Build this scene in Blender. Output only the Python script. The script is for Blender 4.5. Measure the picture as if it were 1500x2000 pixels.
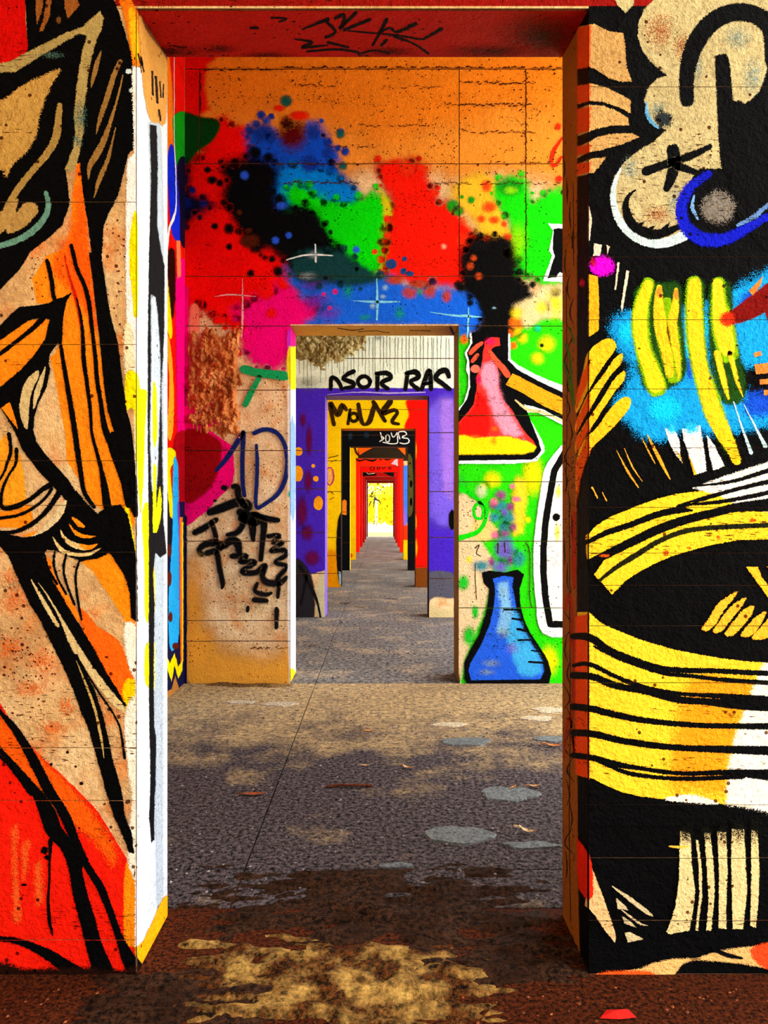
import bpy, bmesh, math, random
from mathutils import Vector, noise
from mathutils.geometry import tessellate_polygon

for o in list(bpy.data.objects):
    bpy.data.objects.remove(o)
scene = bpy.context.scene
COL = scene.collection
random.seed(7)

# ------------------------------------------------------------------ camera
F_PX, VX, VY, CAM_Z = 1517.0, 745.0, 998.0, 1.227
cam_data = bpy.data.cameras.new('camera')
cam = bpy.data.objects.new('camera', cam_data)
COL.objects.link(cam)
cam.location = (0, 0, CAM_Z)
cam.rotation_euler = (math.pi / 2, 0, 0)
cam_data.sensor_fit = 'AUTO'
cam_data.sensor_width = 36.0
cam_data.lens = F_PX / 2000.0 * 36.0
cam_data.shift_x = (750 - VX) / 2000.0
cam_data.shift_y = -(1000 - VY) / 2000.0
cam_data.clip_end = 400
scene.camera = cam

# ------------------------------------------------------------------ light
SKY_STRENGTH = 7.0
scene.view_settings.view_transform = 'Standard'
scene.view_settings.look = 'None'
scene.view_settings.gamma = 1.0
scene.view_settings.use_curve_mapping = False
scene.view_settings.exposure = 0.35
world = bpy.data.worlds.new('overcast_sky')
scene.world = world
world.use_nodes = True
bg = world.node_tree.nodes['Background']
bg.inputs['Color'].default_value = (1.0, 0.97, 0.93, 1)
bg.inputs['Strength'].default_value = SKY_STRENGTH
try:
    scene.cycles.transparent_max_bounces = 48
    scene.cycles.max_bounces = 10
    scene.cycles.diffuse_bounces = 6
except Exception:
    pass

# ------------------------------------------------------------------ colours and materials
def lin(c):
    r = []
    for v in c[:3]:
        v = v / 255.0
        r.append(v / 12.92 if v <= 0.04045 else ((v + 0.055) / 1.055) ** 2.4)
    return (min(r[0], .92), min(r[1], .92), min(r[2], .92), 1.0)

def new_mat(name):
    m = bpy.data.materials.new(name)
    m.use_nodes = True
    nt = m.node_tree
    for n in list(nt.nodes):
        if n.type != 'OUTPUT_MATERIAL':
            nt.nodes.remove(n)
    out = nt.nodes[0]
    return m, nt, out

def N(nt, kind, **kw):
    n = nt.nodes.new(kind)
    for k, v in kw.items():
        setattr(n, k, v)
    return n

def math_node(nt, op, a, b=None, c=None, clamp=False):
    n = nt.nodes.new('ShaderNodeMath')
    n.operation = op
    n.use_clamp = clamp
    for i, v in enumerate((a, b, c)):
        if v is None:
            continue
        if isinstance(v, (int, float)):
            n.inputs[i].default_value = v
        else:
            nt.links.new(v, n.inputs[i])
    return n.outputs[0]

def make_relief():
    """Cast-concrete relief shared by bare concrete and by the paint that lies on it."""
    g = bpy.data.node_groups.new('cast_concrete_relief', 'ShaderNodeTree')
    g.interface.new_socket('Grit', in_out='INPUT', socket_type='NodeSocketFloat').default_value = 1.0
    g.interface.new_socket('Tone', in_out='OUTPUT', socket_type='NodeSocketFloat')
    g.interface.new_socket('Pit', in_out='OUTPUT', socket_type='NodeSocketFloat')
    g.interface.new_socket('Normal', in_out='OUTPUT', socket_type='NodeSocketVector')
    gi = g.nodes.new('NodeGroupInput')
    go = g.nodes.new('NodeGroupOutput')
    L = g.links.new
    geo = g.nodes.new('ShaderNodeNewGeometry')
    pos = geo.outputs['Position']
    n1 = N(g, 'ShaderNodeTexNoise'); n1.inputs['Scale'].default_value = 7; n1.inputs['Detail'].default_value = 5
    n2 = N(g, 'ShaderNodeTexNoise'); n2.inputs['Scale'].default_value = 95; n2.inputs['Detail'].default_value = 4
    n2.inputs['Roughness'].default_value = .7
    n3 = N(g, 'ShaderNodeTexNoise'); n3.inputs['Scale'].default_value = 30; n3.inputs['Detail'].default_value = 3
    for n in (n1, n2, n3):
        L(pos, n.inputs['Vector'])
    vo = N(g, 'ShaderNodeTexVoronoi'); vo.inputs['Scale'].default_value = 34
    L(pos, vo.inputs['Vector'])
    n4 = N(g, 'ShaderNodeTexNoise'); n4.inputs['Scale'].default_value = 5.5; n4.inputs['Detail'].default_value = 2
    L(pos, n4.inputs['Vector'])
    # pits: small voronoi cores kept only where the slow noise is high
    core = math_node(g, 'LESS_THAN', vo.outputs['Distance'], .17)
    keep = math_node(g, 'GREATER_THAN', n4.outputs['Fac'], .54)
    pit_a = math_node(g, 'MULTIPLY', core, keep)
    # board marks: horizontal dashes of broken surface
    mp = N(g, 'ShaderNodeMapping'); mp.inputs['Scale'].default_value = (34, 34, 250)
    L(pos, mp.inputs['Vector'])
    n5 = N(g, 'ShaderNodeTexNoise'); n5.inputs['Scale'].default_value = 1.0; n5.inputs['Detail'].default_value = 3
    L(mp.outputs[0], n5.inputs['Vector'])
    mp2 = N(g, 'ShaderNodeMapping'); mp2.inputs['Scale'].default_value = (.8, .8, 7.0)
    L(pos, mp2.inputs['Vector'])
    n6 = N(g, 'ShaderNodeTexNoise'); n6.inputs['Scale'].default_value = 1.0; n6.inputs['Detail'].default_value = 2
    L(mp2.outputs[0], n6.inputs['Vector'])
    dash = math_node(g, 'GREATER_THAN', n5.outputs['Fac'], .62)
    band = math_node(g, 'GREATER_THAN', n6.outputs['Fac'], .60)
    pit_b = math_node(g, 'MULTIPLY', dash, band)
    pit = math_node(g, 'MAXIMUM', pit_a, pit_b)
    pit = math_node(g, 'MULTIPLY', pit, gi.outputs['Grit'], clamp=True)
    t = math_node(g, 'MULTIPLY_ADD', n1.outputs['Fac'], .55, .62)
    t2 = math_node(g, 'MULTIPLY_ADD', n2.outputs['Fac'], 1.5, -.75)
    t3 = math_node(g, 'ADD', t, t2)
    L(t3, go.inputs['Tone'])
    L(pit, go.inputs['Pit'])
    h = math_node(g, 'MULTIPLY_ADD', n3.outputs['Fac'], .9, n2.outputs['Fac'])
    h = math_node(g, 'MULTIPLY_ADD', pit, -.9, h)
    bp = N(g, 'ShaderNodeBump'); bp.inputs['Strength'].default_value = .9; bp.inputs['Distance'].default_value = .014
    L(h, bp.inputs['Height'])
    L(bp.outputs[0], go.inputs['Normal'])
    return g
RELIEF = make_relief()

def tone_colour(nt, colour_socket, tone, pit, amount=.6):
    L = nt.links.new
    mul = N(nt, 'ShaderNodeMix', data_type='RGBA', blend_type='MULTIPLY')
    mul.inputs['Factor'].default_value = amount
    comb = N(nt, 'ShaderNodeCombineColor')
    for i in range(3):
        L(tone, comb.inputs[i])
    L(colour_socket, mul.inputs['A'])
    L(comb.outputs[0], mul.inputs['B'])
    mix = N(nt, 'ShaderNodeMix', data_type='RGBA', blend_type='MULTIPLY')
    L(pit, mix.inputs['Factor'])
    L(mul.outputs['Result'], mix.inputs['A'])
    mix.inputs['B'].default_value = (.16, .08, .05, 1)
    return mix.outputs['Result']

_paint = {}
def paint_mat(rgb, rough=.55, grit=1.0, amount=.55):
    key = (tuple(rgb), rough, grit, amount)
    if key in _paint:
        return _paint[key]
    m, nt, out = new_mat('paint_%02x%02x%02x' % tuple(int(max(0, min(255, v))) for v in rgb))
    L = nt.links.new
    rel = N(nt, 'ShaderNodeGroup'); rel.node_tree = RELIEF
    rel.inputs['Grit'].default_value = grit
    rgbn = N(nt, 'ShaderNodeRGB'); rgbn.outputs[0].default_value = lin(rgb)
    col = tone_colour(nt, rgbn.outputs[0], rel.outputs['Tone'], rel.outputs['Pit'], amount)
    bs = N(nt, 'ShaderNodeBsdfPrincipled')
    L(col, bs.inputs['Base Color'])
    bs.inputs['Roughness'].default_value = rough
    bs.inputs['Specular IOR Level'].default_value = .02
    L(rel.outputs['Normal'], bs.inputs['Normal'])
    at = N(nt, 'ShaderNodeAttribute'); at.attribute_name = 'coverage'
    a = at.outputs['Fac']
    geo = N(nt, 'ShaderNodeNewGeometry')
    nz = N(nt, 'ShaderNodeTexNoise'); nz.inputs['Scale'].default_value = 430; nz.inputs['Detail'].default_value = 1
    L(geo.outputs['Position'], nz.inputs['Vector'])
    # spray droplets: a spot is either covered or bare, the share of covered spots follows 'coverage'
    ns = math_node(nt, 'MULTIPLY_ADD', nz.outputs['Fac'], 2.4, -.7, clamp=True)
    d = math_node(nt, 'SUBTRACT', a, math_node(nt, 'MULTIPLY_ADD', ns, .9, .05))
    fac = math_node(nt, 'MULTIPLY_ADD', d, 14.0, .5, clamp=True)
    tr = N(nt, 'ShaderNodeBsdfTransparent')
    mx = N(nt, 'ShaderNodeMixShader')
    L(fac, mx.inputs[0]); L(tr.outputs[0], mx.inputs[1]); L(bs.outputs[0], mx.inputs[2])
    L(mx.outputs[0], out.inputs['Surface'])
    _paint[key] = m
    return m

def concrete_mat(name, dark, mid, light, stain, grit=1.0):
    m, nt, out = new_mat(name)
    L = nt.links.new
    rel = N(nt, 'ShaderNodeGroup'); rel.node_tree = RELIEF
    rel.inputs['Grit'].default_value = grit
    geo = N(nt, 'ShaderNodeNewGeometry')
    n1 = N(nt, 'ShaderNodeTexNoise'); n1.inputs['Scale'].default_value = 4.0; n1.inputs['Detail'].default_value = 7
    n1.inputs['Roughness'].default_value = .65
    L(geo.outputs['Position'], n1.inputs['Vector'])
    rp = N(nt, 'ShaderNodeValToRGB')
    e = rp.color_ramp.elements
    e[0].position = .28; e[0].color = lin(dark)
    e[1].position = .72; e[1].color = lin(light)
    k = e.new(.5); k.color = lin(mid)
    L(n1.outputs['Fac'], rp.inputs['Fac'])
    n2 = N(nt, 'ShaderNodeTexNoise'); n2.inputs['Scale'].default_value = 11.0; n2.inputs['Detail'].default_value = 6
    L(geo.outputs['Position'], n2.inputs['Vector'])
    f = math_node(nt, 'MULTIPLY_ADD', n2.outputs['Fac'], 5.0, -2.6, clamp=True)
    f = math_node(nt, 'MULTIPLY', f, .85)
    mx = N(nt, 'ShaderNodeMix', data_type='RGBA')
    L(f, mx.inputs['Factor']); L(rp.outputs[0], mx.inputs['A']); mx.inputs['B'].default_value = lin(stain)
    col = tone_colour(nt, mx.outputs['Result'], rel.outputs['Tone'], rel.outputs['Pit'], .75)
    bs = N(nt, 'ShaderNodeBsdfPrincipled')
    L(col, bs.inputs['Base Color'])
    bs.inputs['Roughness'].default_value = .85
    bs.inputs['Specular IOR Level'].default_value = .1
    L(rel.outputs['Normal'], bs.inputs['Normal'])
    L(bs.outputs[0], out.inputs['Surface'])
    return m

def floor_mat(name, dark, light, dust, speck=130, dust_bias=-1.6, lit_span=None, patch=2.3):
    """gritty floor; bank = (y0, y1) in metres: sand tint rises from y0 to y1, painting in the lit end"""
    m, nt, out = new_mat(name)
    L = nt.links.new
    geo = N(nt, 'ShaderNodeNewGeometry')
    def noi(s, d=4, r=.6):
        n = N(nt, 'ShaderNodeTexNoise')
        n.inputs['Scale'].default_value = s; n.inputs['Detail'].default_value = d; n.inputs['Roughness'].default_value = r
        L(geo.outputs['Position'], n.inputs['Vector'])
        return n.outputs['Fac']
    a = noi(speck, 5, .8)
    rp = N(nt, 'ShaderNodeValToRGB')
    e = rp.color_ramp.elements
    e[0].position = .42; e[0].color = lin(dark)
    e[1].position = .62; e[1].color = lin(light)
    L(a, rp.inputs['Fac'])
    b = noi(patch, 7, .66)
    f = math_node(nt, 'MULTIPLY_ADD', b, 4.0, dust_bias)
    if lit_span:
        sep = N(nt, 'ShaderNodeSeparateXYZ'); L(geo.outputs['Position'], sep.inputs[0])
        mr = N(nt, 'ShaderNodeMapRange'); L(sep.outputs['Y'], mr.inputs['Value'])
        mr.inputs['From Min'].default_value = lit_span[0]; mr.inputs['From Max'].default_value = lit_span[1]
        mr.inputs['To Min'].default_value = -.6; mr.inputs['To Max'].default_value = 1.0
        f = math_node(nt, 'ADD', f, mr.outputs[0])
    f = math_node(nt, 'MINIMUM', math_node(nt, 'MAXIMUM', f, 0.0), 1.0)
    c = noi(speck * .5, 5, .75)
    f2 = math_node(nt, 'MULTIPLY_ADD', c, 3.4, -1.1, clamp=True)
    f = math_node(nt, 'MULTIPLY', f, f2)
    mx = N(nt, 'ShaderNodeMix', data_type='RGBA')
    L(f, mx.inputs['Factor']); L(rp.outputs[0], mx.inputs['A']); mx.inputs['B'].default_value = lin(dust)
    bs = N(nt, 'ShaderNodeBsdfPrincipled')
    L(mx.outputs['Result'], bs.inputs['Base Color'])
    bs.inputs['Roughness'].default_value = .9
    bs.inputs['Specular IOR Level'].default_value = .05
    h = math_node(nt, 'MULTIPLY_ADD', c, .8, a)
    bp = N(nt, 'ShaderNodeBump'); bp.inputs['Strength'].default_value = 1.0; bp.inputs['Distance'].default_value = .014
    L(h, bp.inputs['Height']); L(bp.outputs[0], bs.inputs['Normal'])
    L(bs.outputs[0], out.inputs['Surface'])
    return m

def plain_mat(name, rgb, rgb2=None, scale=30, rough=.8, bump=.3):
    m, nt, out = new_mat(name)
    L = nt.links.new
    geo = N(nt, 'ShaderNodeNewGeometry')
    n = N(nt, 'ShaderNodeTexNoise'); n.inputs['Scale'].default_value = scale; n.inputs['Detail'].default_value = 5
    L(geo.outputs['Position'], n.inputs['Vector'])
    rp = N(nt, 'ShaderNodeValToRGB')
    e = rp.color_ramp.elements
    e[0].position = .35; e[0].color = lin(rgb2 or [v * .7 for v in rgb])
    e[1].position = .65; e[1].color = lin(rgb)
    L(n.outputs['Fac'], rp.inputs['Fac'])
    bs = N(nt, 'ShaderNodeBsdfPrincipled')
    L(rp.outputs[0], bs.inputs['Base Color'])
    bs.inputs['Roughness'].default_value = rough
    bs.inputs['Specular IOR Level'].default_value = .2
    bp = N(nt, 'ShaderNodeBump'); bp.inputs['Strength'].default_value = bump; bp.inputs['Distance'].default_value = .01
    L(n.outputs['Fac'], bp.inputs['Height']); L(bp.outputs[0], bs.inputs['Normal'])
    L(bs.outputs[0], out.inputs['Surface'])
    return m

M_CONC = concrete_mat('bare_concrete', (176, 128, 78), (214, 176, 120), (232, 202, 152), (214, 122, 48))
M_CORE = concrete_mat('joint_concrete', (60, 30, 14), (96, 54, 26), (120, 74, 38), (80, 30, 10))
M_FLOOR = floor_mat('gritty_floor', (9, 7, 9), (112, 100, 104), (210, 178, 126), 55, -1.75, (3.3, 5.0))  # sandy tint also paints the floor brighter toward the second wall
M_FLOOR_FRONT = floor_mat('red_soil_floor', (16, 6, 3), (112, 50, 20), (70, 26, 8), 80, -1.9)
M_FLOOR_FAR = floor_mat('dusty_floor', (48, 47, 50), (142, 137, 134), (194, 168, 132), 30, -2.0)
M_SLAB = concrete_mat('ceiling_concrete', (120, 100, 80), (160, 138, 110), (180, 160, 130), (140, 100, 60))

# ------------------------------------------------------------------ object helpers
def obj(name, me, mat=None, parent=None, label=None, kind=None, cat=None, group=None):
    o = bpy.data.objects.new(name, me)
    COL.objects.link(o)
    if mat:
        me.materials.append(mat)
    if parent:
        o.parent = parent
    if label:
        o['label'] = label
    if kind:
        o['kind'] = kind
    if cat:
        o['category'] = cat
    if group:
        o['group'] = group
    return o

def box_bm(bm, x0, x1, y0, y1, z0, z1, zb=None):
    """box; zb gives another lower height for the back edge (a sloping soffit)"""
    zb = z0 if zb is None else zb
    v = [bm.verts.new(p) for p in ((x0, y0, z0), (x1, y0, z0), (x1, y1, zb), (x0, y1, zb),
                                   (x0, y0, z1), (x1, y0, z1), (x1, y1, z1), (x0, y1, z1))]
    for f in ((0, 3, 2, 1), (4, 5, 6, 7), (0, 1, 5, 4), (1, 2, 6, 5), (2, 3, 7, 6), (3, 0, 4, 7)):
        bm.faces.new([v[i] for i in f])

def mesh_from(bm, name):
    me = bpy.data.meshes.new(name)
    bm.to_mesh(me)
    bm.free()
    return me

def box(name, dims, mat, **kw):
    bm = bmesh.new()
    box_bm(bm, *dims)
    return obj(name, mesh_from(bm, name), mat, **kw)

# ------------------------------------------------------------------ layout (metres; camera at y = 0)
WALL_Y = [2.058, 5.53, 8.95, 12.5, 16.0, 19.5, 23.0, 26.5, 30.0, 33.5, 37.0]
THICK = [.30] + [.36] * 10
DL, DR = -.650, .5495           # doorway jambs
DOOR_H = 2.556
XL, XR = -1.40, 1.80            # inside faces of the side walls
CEIL = 5.0
def sc(i):
    return F_PX / WALL_Y[i]
def zz(i, py):
    return CAM_Z + (VY - py) / sc(i)
def xx(i, px):
    return (px - VX) / sc(i)

# ------------------------------------------------------------------ large structure
floor = box('floor', (XL - .3, XR + .3, -2.6, 37.5, -.30, -.02), M_CORE, kind='structure',
            label='worn gritty concrete floor running through all the doorways')
ceiling = box('ceiling', (XL - .3, XR + .3, -2.6, 37.5, CEIL, CEIL + .25), M_SLAB, kind='structure',
              label='concrete roof slab over the row of bays')
wall_left = box('wall_left', (XL - .3, XL, -2.6, 37.4, -.02, CEIL), M_CONC, kind='structure',
                label='long concrete side wall with bright dripping graffiti')
ORD = ['near', 'second', 'third', 'fourth', 'fifth', 'sixth', 'seventh', 'eighth', 'ninth', 'tenth', 'last']
WALL_LABEL = ['near concrete wall with black and orange graffiti framing the doorway',
              'orange topped concrete wall with spray clouds and painted flasks',
              'violet painted cross wall with a pale dripping top',
              'yellow and red cross wall with dark letters above its doorway',
              'black painted cross wall with white letters',
              'yellow cross wall with orange triangles over the doorway',
              'red cross wall with dark lettering over the doorway',
              'red cross wall with black corners behind the dark lettering',
              'maroon cross wall deep in the passage',
              'dark red cross wall before the last doorway',
              'last maroon wall whose doorway opens to the daylight']
walls = []
for i, y in enumerate(WALL_Y):
    bm = bmesh.new()
    t = THICK[i]
    inset = .008 if i < 5 else 0.0
    y0 = y + inset
    zf, zr = (2.558, 2.605) if i == 0 else (DOOR_H, DOOR_H)
    box_bm(bm, XL, DL, y0, y + t, -.02, CEIL)
    box_bm(bm, DR, XR, y0, y + t, -.02, CEIL)
    box_bm(bm, DL, DR, y0, y + t, zf, CEIL, zr)
    w = obj('wall_' + ORD[i], mesh_from(bm, 'wall'), M_CONC if i >= 5 else M_CORE, kind='structure', label=WALL_LABEL[i])
    walls.append(w)
bm = bmesh.new()  # unseen wall added behind the camera to cut light in the near bay
box_bm(bm, XL, DL, -1.71, -1.41, -.02, CEIL)
box_bm(bm, DR, XR, -1.71, -1.41, -.02, CEIL)
box_bm(bm, DL, DR, -1.71, -1.41, DOOR_H, CEIL)
obj('wall_rear_blocker', mesh_from(bm, 'wall_rear_blocker'), M_CONC, kind='structure', label='added unseen cross wall with a doorway, cutting light on the near wall')
# right side: open bays; added piers, the near one lengthened to shade the floor
bm = bmesh.new()
for i, y in enumerate(WALL_Y):
    box_bm(bm, XR, XR + .3, y, y + THICK[i] + (.55 if i == 0 else .12 if i == 1 else .4) if i < 10 else y + THICK[i], -.02, CEIL)
box_bm(bm, XR, XR + .3, -2.6, -1.0, -.02, CEIL)
box_bm(bm, XR, XR + .3, -2.6, 37.4, 4.75, CEIL)
wall_right = obj('wall_right', mesh_from(bm, 'wall_right'), M_CONC, kind='structure',
                 label='unseen side wall of added shading piers with open bays letting daylight in')
ground = box('ground', (-120, 120, -60, 160, -.5, -.30), plain_mat('pale_ground', (226, 212, 178), (190, 176, 140), 3), kind='structure',
             label='bright pale ground outside the building')

# panels: board-marked lifts of the cross walls, proud of the core by 8 mm, joints recessed
M_CONC_LIT = concrete_mat('brightened_concrete', (206, 156, 108), (238, 202, 152), (248, 224, 182), (226, 150, 84))  # bare concrete lightened in colour to stand in for more light
def panels(i, rects, gap):
    g = gap / 2
    y = WALL_Y[i]
    for (x0, x1, z0, z1) in rects:
        bm = bmesh.new()
        box_bm(bm, x0 + g, x1 - g, y, y + .010, z0 + g, z1 - g)
        bm.normal_update()
        for f in bm.faces:
            f.material_index = 0 if f.normal.y < -.5 else 1
        o = obj('panel', mesh_from(bm, 'panel'), M_CONC_LIT if i in (1, 2) else M_CONC, parent=walls[i])
        o.data.materials.append(M_CORE)

def courses(i, xa, xb, pys, ztop, gap, zbot=0.0):
    zs = [zbot] + sorted(zz(i, p) for p in pys) + [ztop]
    return [(xa, xb, zs[k], zs[k + 1]) for k in range(len(zs) - 1)]

JOINTS = {}
G0, G1 = .0016, .006
L0 = [395, 673, 900, 987, 1078, 1460, 1563, 1835]
R0 = [170, 502, 625, 760, 875, 991, 1080, 1143, 1222, 1333, 1571, 1675, 1797]
z_l = 2.558
panels(0, courses(0, XL, DL, L0, z_l, G0) + courses(0, DR, XR, R0, z_l, G0) + [(XL, XR, z_l, 3.4), (XL, XR, 3.4, 4.2), (XL, XR, 4.2, CEIL)], G0)
JOINTS[0] = [('h', p, -400, 266) for p in L0] + [('h', p, 1150, 1900) for p in R0]
top1 = [zz(1, p) for p in (637, 540, 320, 135)]
rects = courses(1, XL, DL, [1252, 1212, 1057, 880, 762], top1[0], G1) + courses(1, DR, XR, [1187, 1057, 941, 812], top1[0], G1)
rects += [(XL, XR, top1[0], top1[1])]
xs = [XL, xx(1, 390), xx(1, 897), xx(1, 1027), XR]
for k in range(len(xs) - 1):
    rects.append((xs[k], xs[k + 1], top1[2], top1[3]))
xs2 = [XL, xx(1, 897), xx(1, 1027), XR]
for k in range(len(xs2) - 1):
    rects.append((xs2[k], xs2[k + 1], top1[1], top1[2]))
rects.append((XL, XR, top1[3], CEIL))
panels(1, rects, G1)
JOINTS[1] = [('h', p, 0, 568) for p in (1252, 1212, 1057, 880, 762)] + [('h', p, 896, 3000) for p in (1187, 1057, 941, 812)]
JOINTS[1] += [('h', p, 0, 3000) for p in (637, 540, 320, 135)]
JOINTS[1] += [('v', 390, 135, 320), ('v', 897, 135, 540), ('v', 1027, 135, 540)]
for i, lj, rj, tj in ((2, [1120, 1040, 955, 880], [1130, 1050, 960, 845], [700]), (3, [1085, 1050, 1120, 960, 900], [1106, 1000, 930], [800]), (4, [1060, 1000, 940], [1060, 990, 930], [850])):
    zt = zz(i, VY - (DOOR_H - CAM_Z) * sc(i))
    tops = [DOOR_H] + sorted(zz(i, p) for p in tj if zz(i, p) > DOOR_H) + [CEIL]
    g = .010
    panels(i, courses(i, XL, DL, lj, DOOR_H, g) + courses(i, DR, XR, rj, DOOR_H, g) + [(XL, XR, tops[k], tops[k + 1]) for k in range(len(tops) - 1)], g)
    JOINTS[i] = [('h', p, 0, 745) for p in lj] + [('h', p, 745, 3000) for p in rj] + [('h', p, 0, 3000) for p in tj]

# floor slabs with recessed joints
def slab(x0, x1, y0, y1, mat, top=0.0):
    g = .006
    box('slab', (x0 + g / 2, x1 - g / 2, y0 + g / 2, y1 - g / 2, -.02, top), mat, parent=floor)
JX = -.468
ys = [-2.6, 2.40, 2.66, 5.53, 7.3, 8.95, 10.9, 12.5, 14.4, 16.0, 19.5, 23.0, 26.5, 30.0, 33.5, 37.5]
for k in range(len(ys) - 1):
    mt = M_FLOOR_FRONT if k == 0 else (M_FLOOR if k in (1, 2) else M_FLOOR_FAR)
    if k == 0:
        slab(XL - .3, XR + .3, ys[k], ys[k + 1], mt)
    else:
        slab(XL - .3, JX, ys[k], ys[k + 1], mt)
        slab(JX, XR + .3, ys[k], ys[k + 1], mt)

# ------------------------------------------------------------------ paint on walls
def ray(px, py):
    return Vector(((px - VX) / F_PX, 1.0, (VY - py) / F_PX))
EYE = Vector((0, 0, CAM_Z))

class Canvas:
    """A painted surface: one plane, or several that meet at a corner (split by picture column)."""
    def __init__(self, wall, zones, step, joints=(), gap=2.0, clip=None, holes=(), splits=(), clip3=((0, 0, .0012), (0, 0, -1)),):
        self.wall, self.zones, self.step = wall, zones, step
        self.joints, self.gap, self.clip, self.holes, self.splits = joints, gap, clip, holes, splits
        self.layer = 0
        self.clip3 = [clip3] if isinstance(clip3[0][0], (int, float)) else list(clip3)
    def place(self, x, y, off, cx):
        for (x0, x1, p0, n) in self.zones:
            if x0 <= cx <= x1:
                d = ray(x, y)
                t = (p0 - EYE).dot(n) / d.dot(n)
                return EYE + d * t + n * off
        return None

def cut(bm, co, no, clear=False):
    geom = bm.verts[:] + bm.edges[:] + bm.faces[:]
    bmesh.ops.bisect_plane(bm, geom=geom, plane_co=co, plane_no=no, clear_outer=clear, dist=1e-5)

def kill(bm, test):
    dead = [f for f in bm.faces if test(f.calc_center_median())]
    if dead:
        bmesh.ops.delete(bm, geom=dead, context='FACES')

def finish(cv, name, rgb, bm, label=None, parent=None, rough=.55, amount=.55, grit=1.0):
    if cv.clip:
        x0, x1, y0, y1 = cv.clip
        cut(bm, (x0, 0, 0), (-1, 0, 0), True); cut(bm, (x1, 0, 0), (1, 0, 0), True)
        cut(bm, (0, y0, 0), (0, -1, 0), True); cut(bm, (0, y1, 0), (0, 1, 0), True)
    if not bm.faces:
        bm.free()
        return None
    xs = [v.co.x for v in bm.verts]; ysv = [v.co.y for v in bm.verts]
    ax, bx, ay, by = min(xs), max(xs), min(ysv), max(ysv)
    for (x0, x1, y0, y1) in cv.holes:
        if bx < x0 or ax > x1 or by < y0 or ay > y1:
            continue
        cut(bm, (x0, 0, 0), (1, 0, 0)); cut(bm, (x1, 0, 0), (1, 0, 0))
        cut(bm, (0, y0, 0), (0, 1, 0)); cut(bm, (0, y1, 0), (0, 1, 0))
        kill(bm, lambda c: x0 < c.x < x1 and y0 < c.y < y1)
    for sx in cv.splits:
        if ax < sx < bx:
            cut(bm, (sx, 0, 0), (1, 0, 0))
    h = cv.gap / 2
    for (kd, p, lo, hi) in cv.joints:
        if kd == 'h':
            if by < p - h or ay > p + h or bx < lo or ax > hi:
                continue
            cut(bm, (0, p - h, 0), (0, 1, 0)); cut(bm, (0, p + h, 0), (0, 1, 0))
            kill(bm, lambda c: abs(c.y - p) < h and lo < c.x < hi)
        else:
            if bx < p - h or ax > p + h or by < lo or ay > hi:
                continue
            cut(bm, (p - h, 0, 0), (1, 0, 0)); cut(bm, (p + h, 0, 0), (1, 0, 0))
            kill(bm, lambda c: abs(c.x - p) < h and lo < c.y < hi)
    cv.layer += 1
    off = .0003 + cv.step * cv.layer
    verts, faces, cov, cache = [], [], [], {}
    for f in bm.faces:
        cx = f.calc_center_median().x
        zi = next((k for k, z in enumerate(cv.zones) if z[0] <= cx <= z[1]), None)
        if zi is None:
            continue
        ids = []
        for v in f.verts:
            key = (v.index, zi)
            if key not in cache:
                cache[key] = len(verts)
                verts.append(cv.place(v.co.x, v.co.y, off, cx))
                cov.append(max(0.0, min(1.0, v.co.z)))
            ids.append(cache[key])
        faces.append(ids)
    bm.free()
    if not faces:
        return None
    me = bpy.data.meshes.new(name)
    me.from_pydata([tuple(v) for v in verts], [], faces)
    at = me.attributes.new('coverage', 'FLOAT', 'POINT')
    at.data.foreach_set('value', cov)
    me.update()
    for co, no in cv.clip3:
        c, nn = Vector(co), Vector(no)
        if any((v - c).dot(nn) > 0 for v in verts):
            b3 = bmesh.new()
            b3.from_mesh(me)
            cut(b3, c, nn, True)
            b3.to_mesh(me)
            b3.free()
    if not me.polygons:
        return None
    return obj(name, me, paint_mat(rgb, rough, grit, amount), parent=parent or cv.wall, label=label)

def catmull(pts, closed, step):
    out = []
    n = len(pts)
    segs = n if closed else n - 1
    for i in range(segs):
        p1, p2 = pts[i], pts[(i + 1) % n]
        p0 = pts[i - 1] if (closed or i > 0) else p1
        p3 = pts[(i + 2) % n] if (closed or i + 2 < n) else p2
        d = math.hypot(p2[0] - p1[0], p2[1] - p1[1])
        k = max(1, int(d / step))
        for j in range(k):
            t = j / k
            q = []
            for a, b, c, e in zip(p0, p1, p2, p3):
                q.append(.5 * ((2 * b) + (c - a) * t + (2 * a - 5 * b + 4 * c - e) * t * t + (3 * b - a - 3 * c + e) * t ** 3))
            out.append(tuple(q))
    if not closed:
        out.append(tuple(pts[-1]))
    return out

def linear(pts, closed, step):
    out = []
    n = len(pts)
    for i in range(n if closed else n - 1):
        a, b = pts[i], pts[(i + 1) % n]
        d = math.hypot(b[0] - a[0], b[1] - a[1])
        k = max(1, int(d / step))
        for j in range(k):
            t = j / k
            out.append(tuple(u + (v - u) * t for u, v in zip(a, b)))
    if not closed:
        out.append(tuple(pts[-1]))
    return out

def wob(x, y, amp, fr=.16):
    v = Vector((x * fr, y * fr, 3.3))
    w = Vector((x * fr + 40, y * fr - 17, 9.1))
    return amp * (noise.noise(v) + .6 * noise.noise(v * 2.7)), amp * (noise.noise(w) + .6 * noise.noise(w * 2.7))

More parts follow.
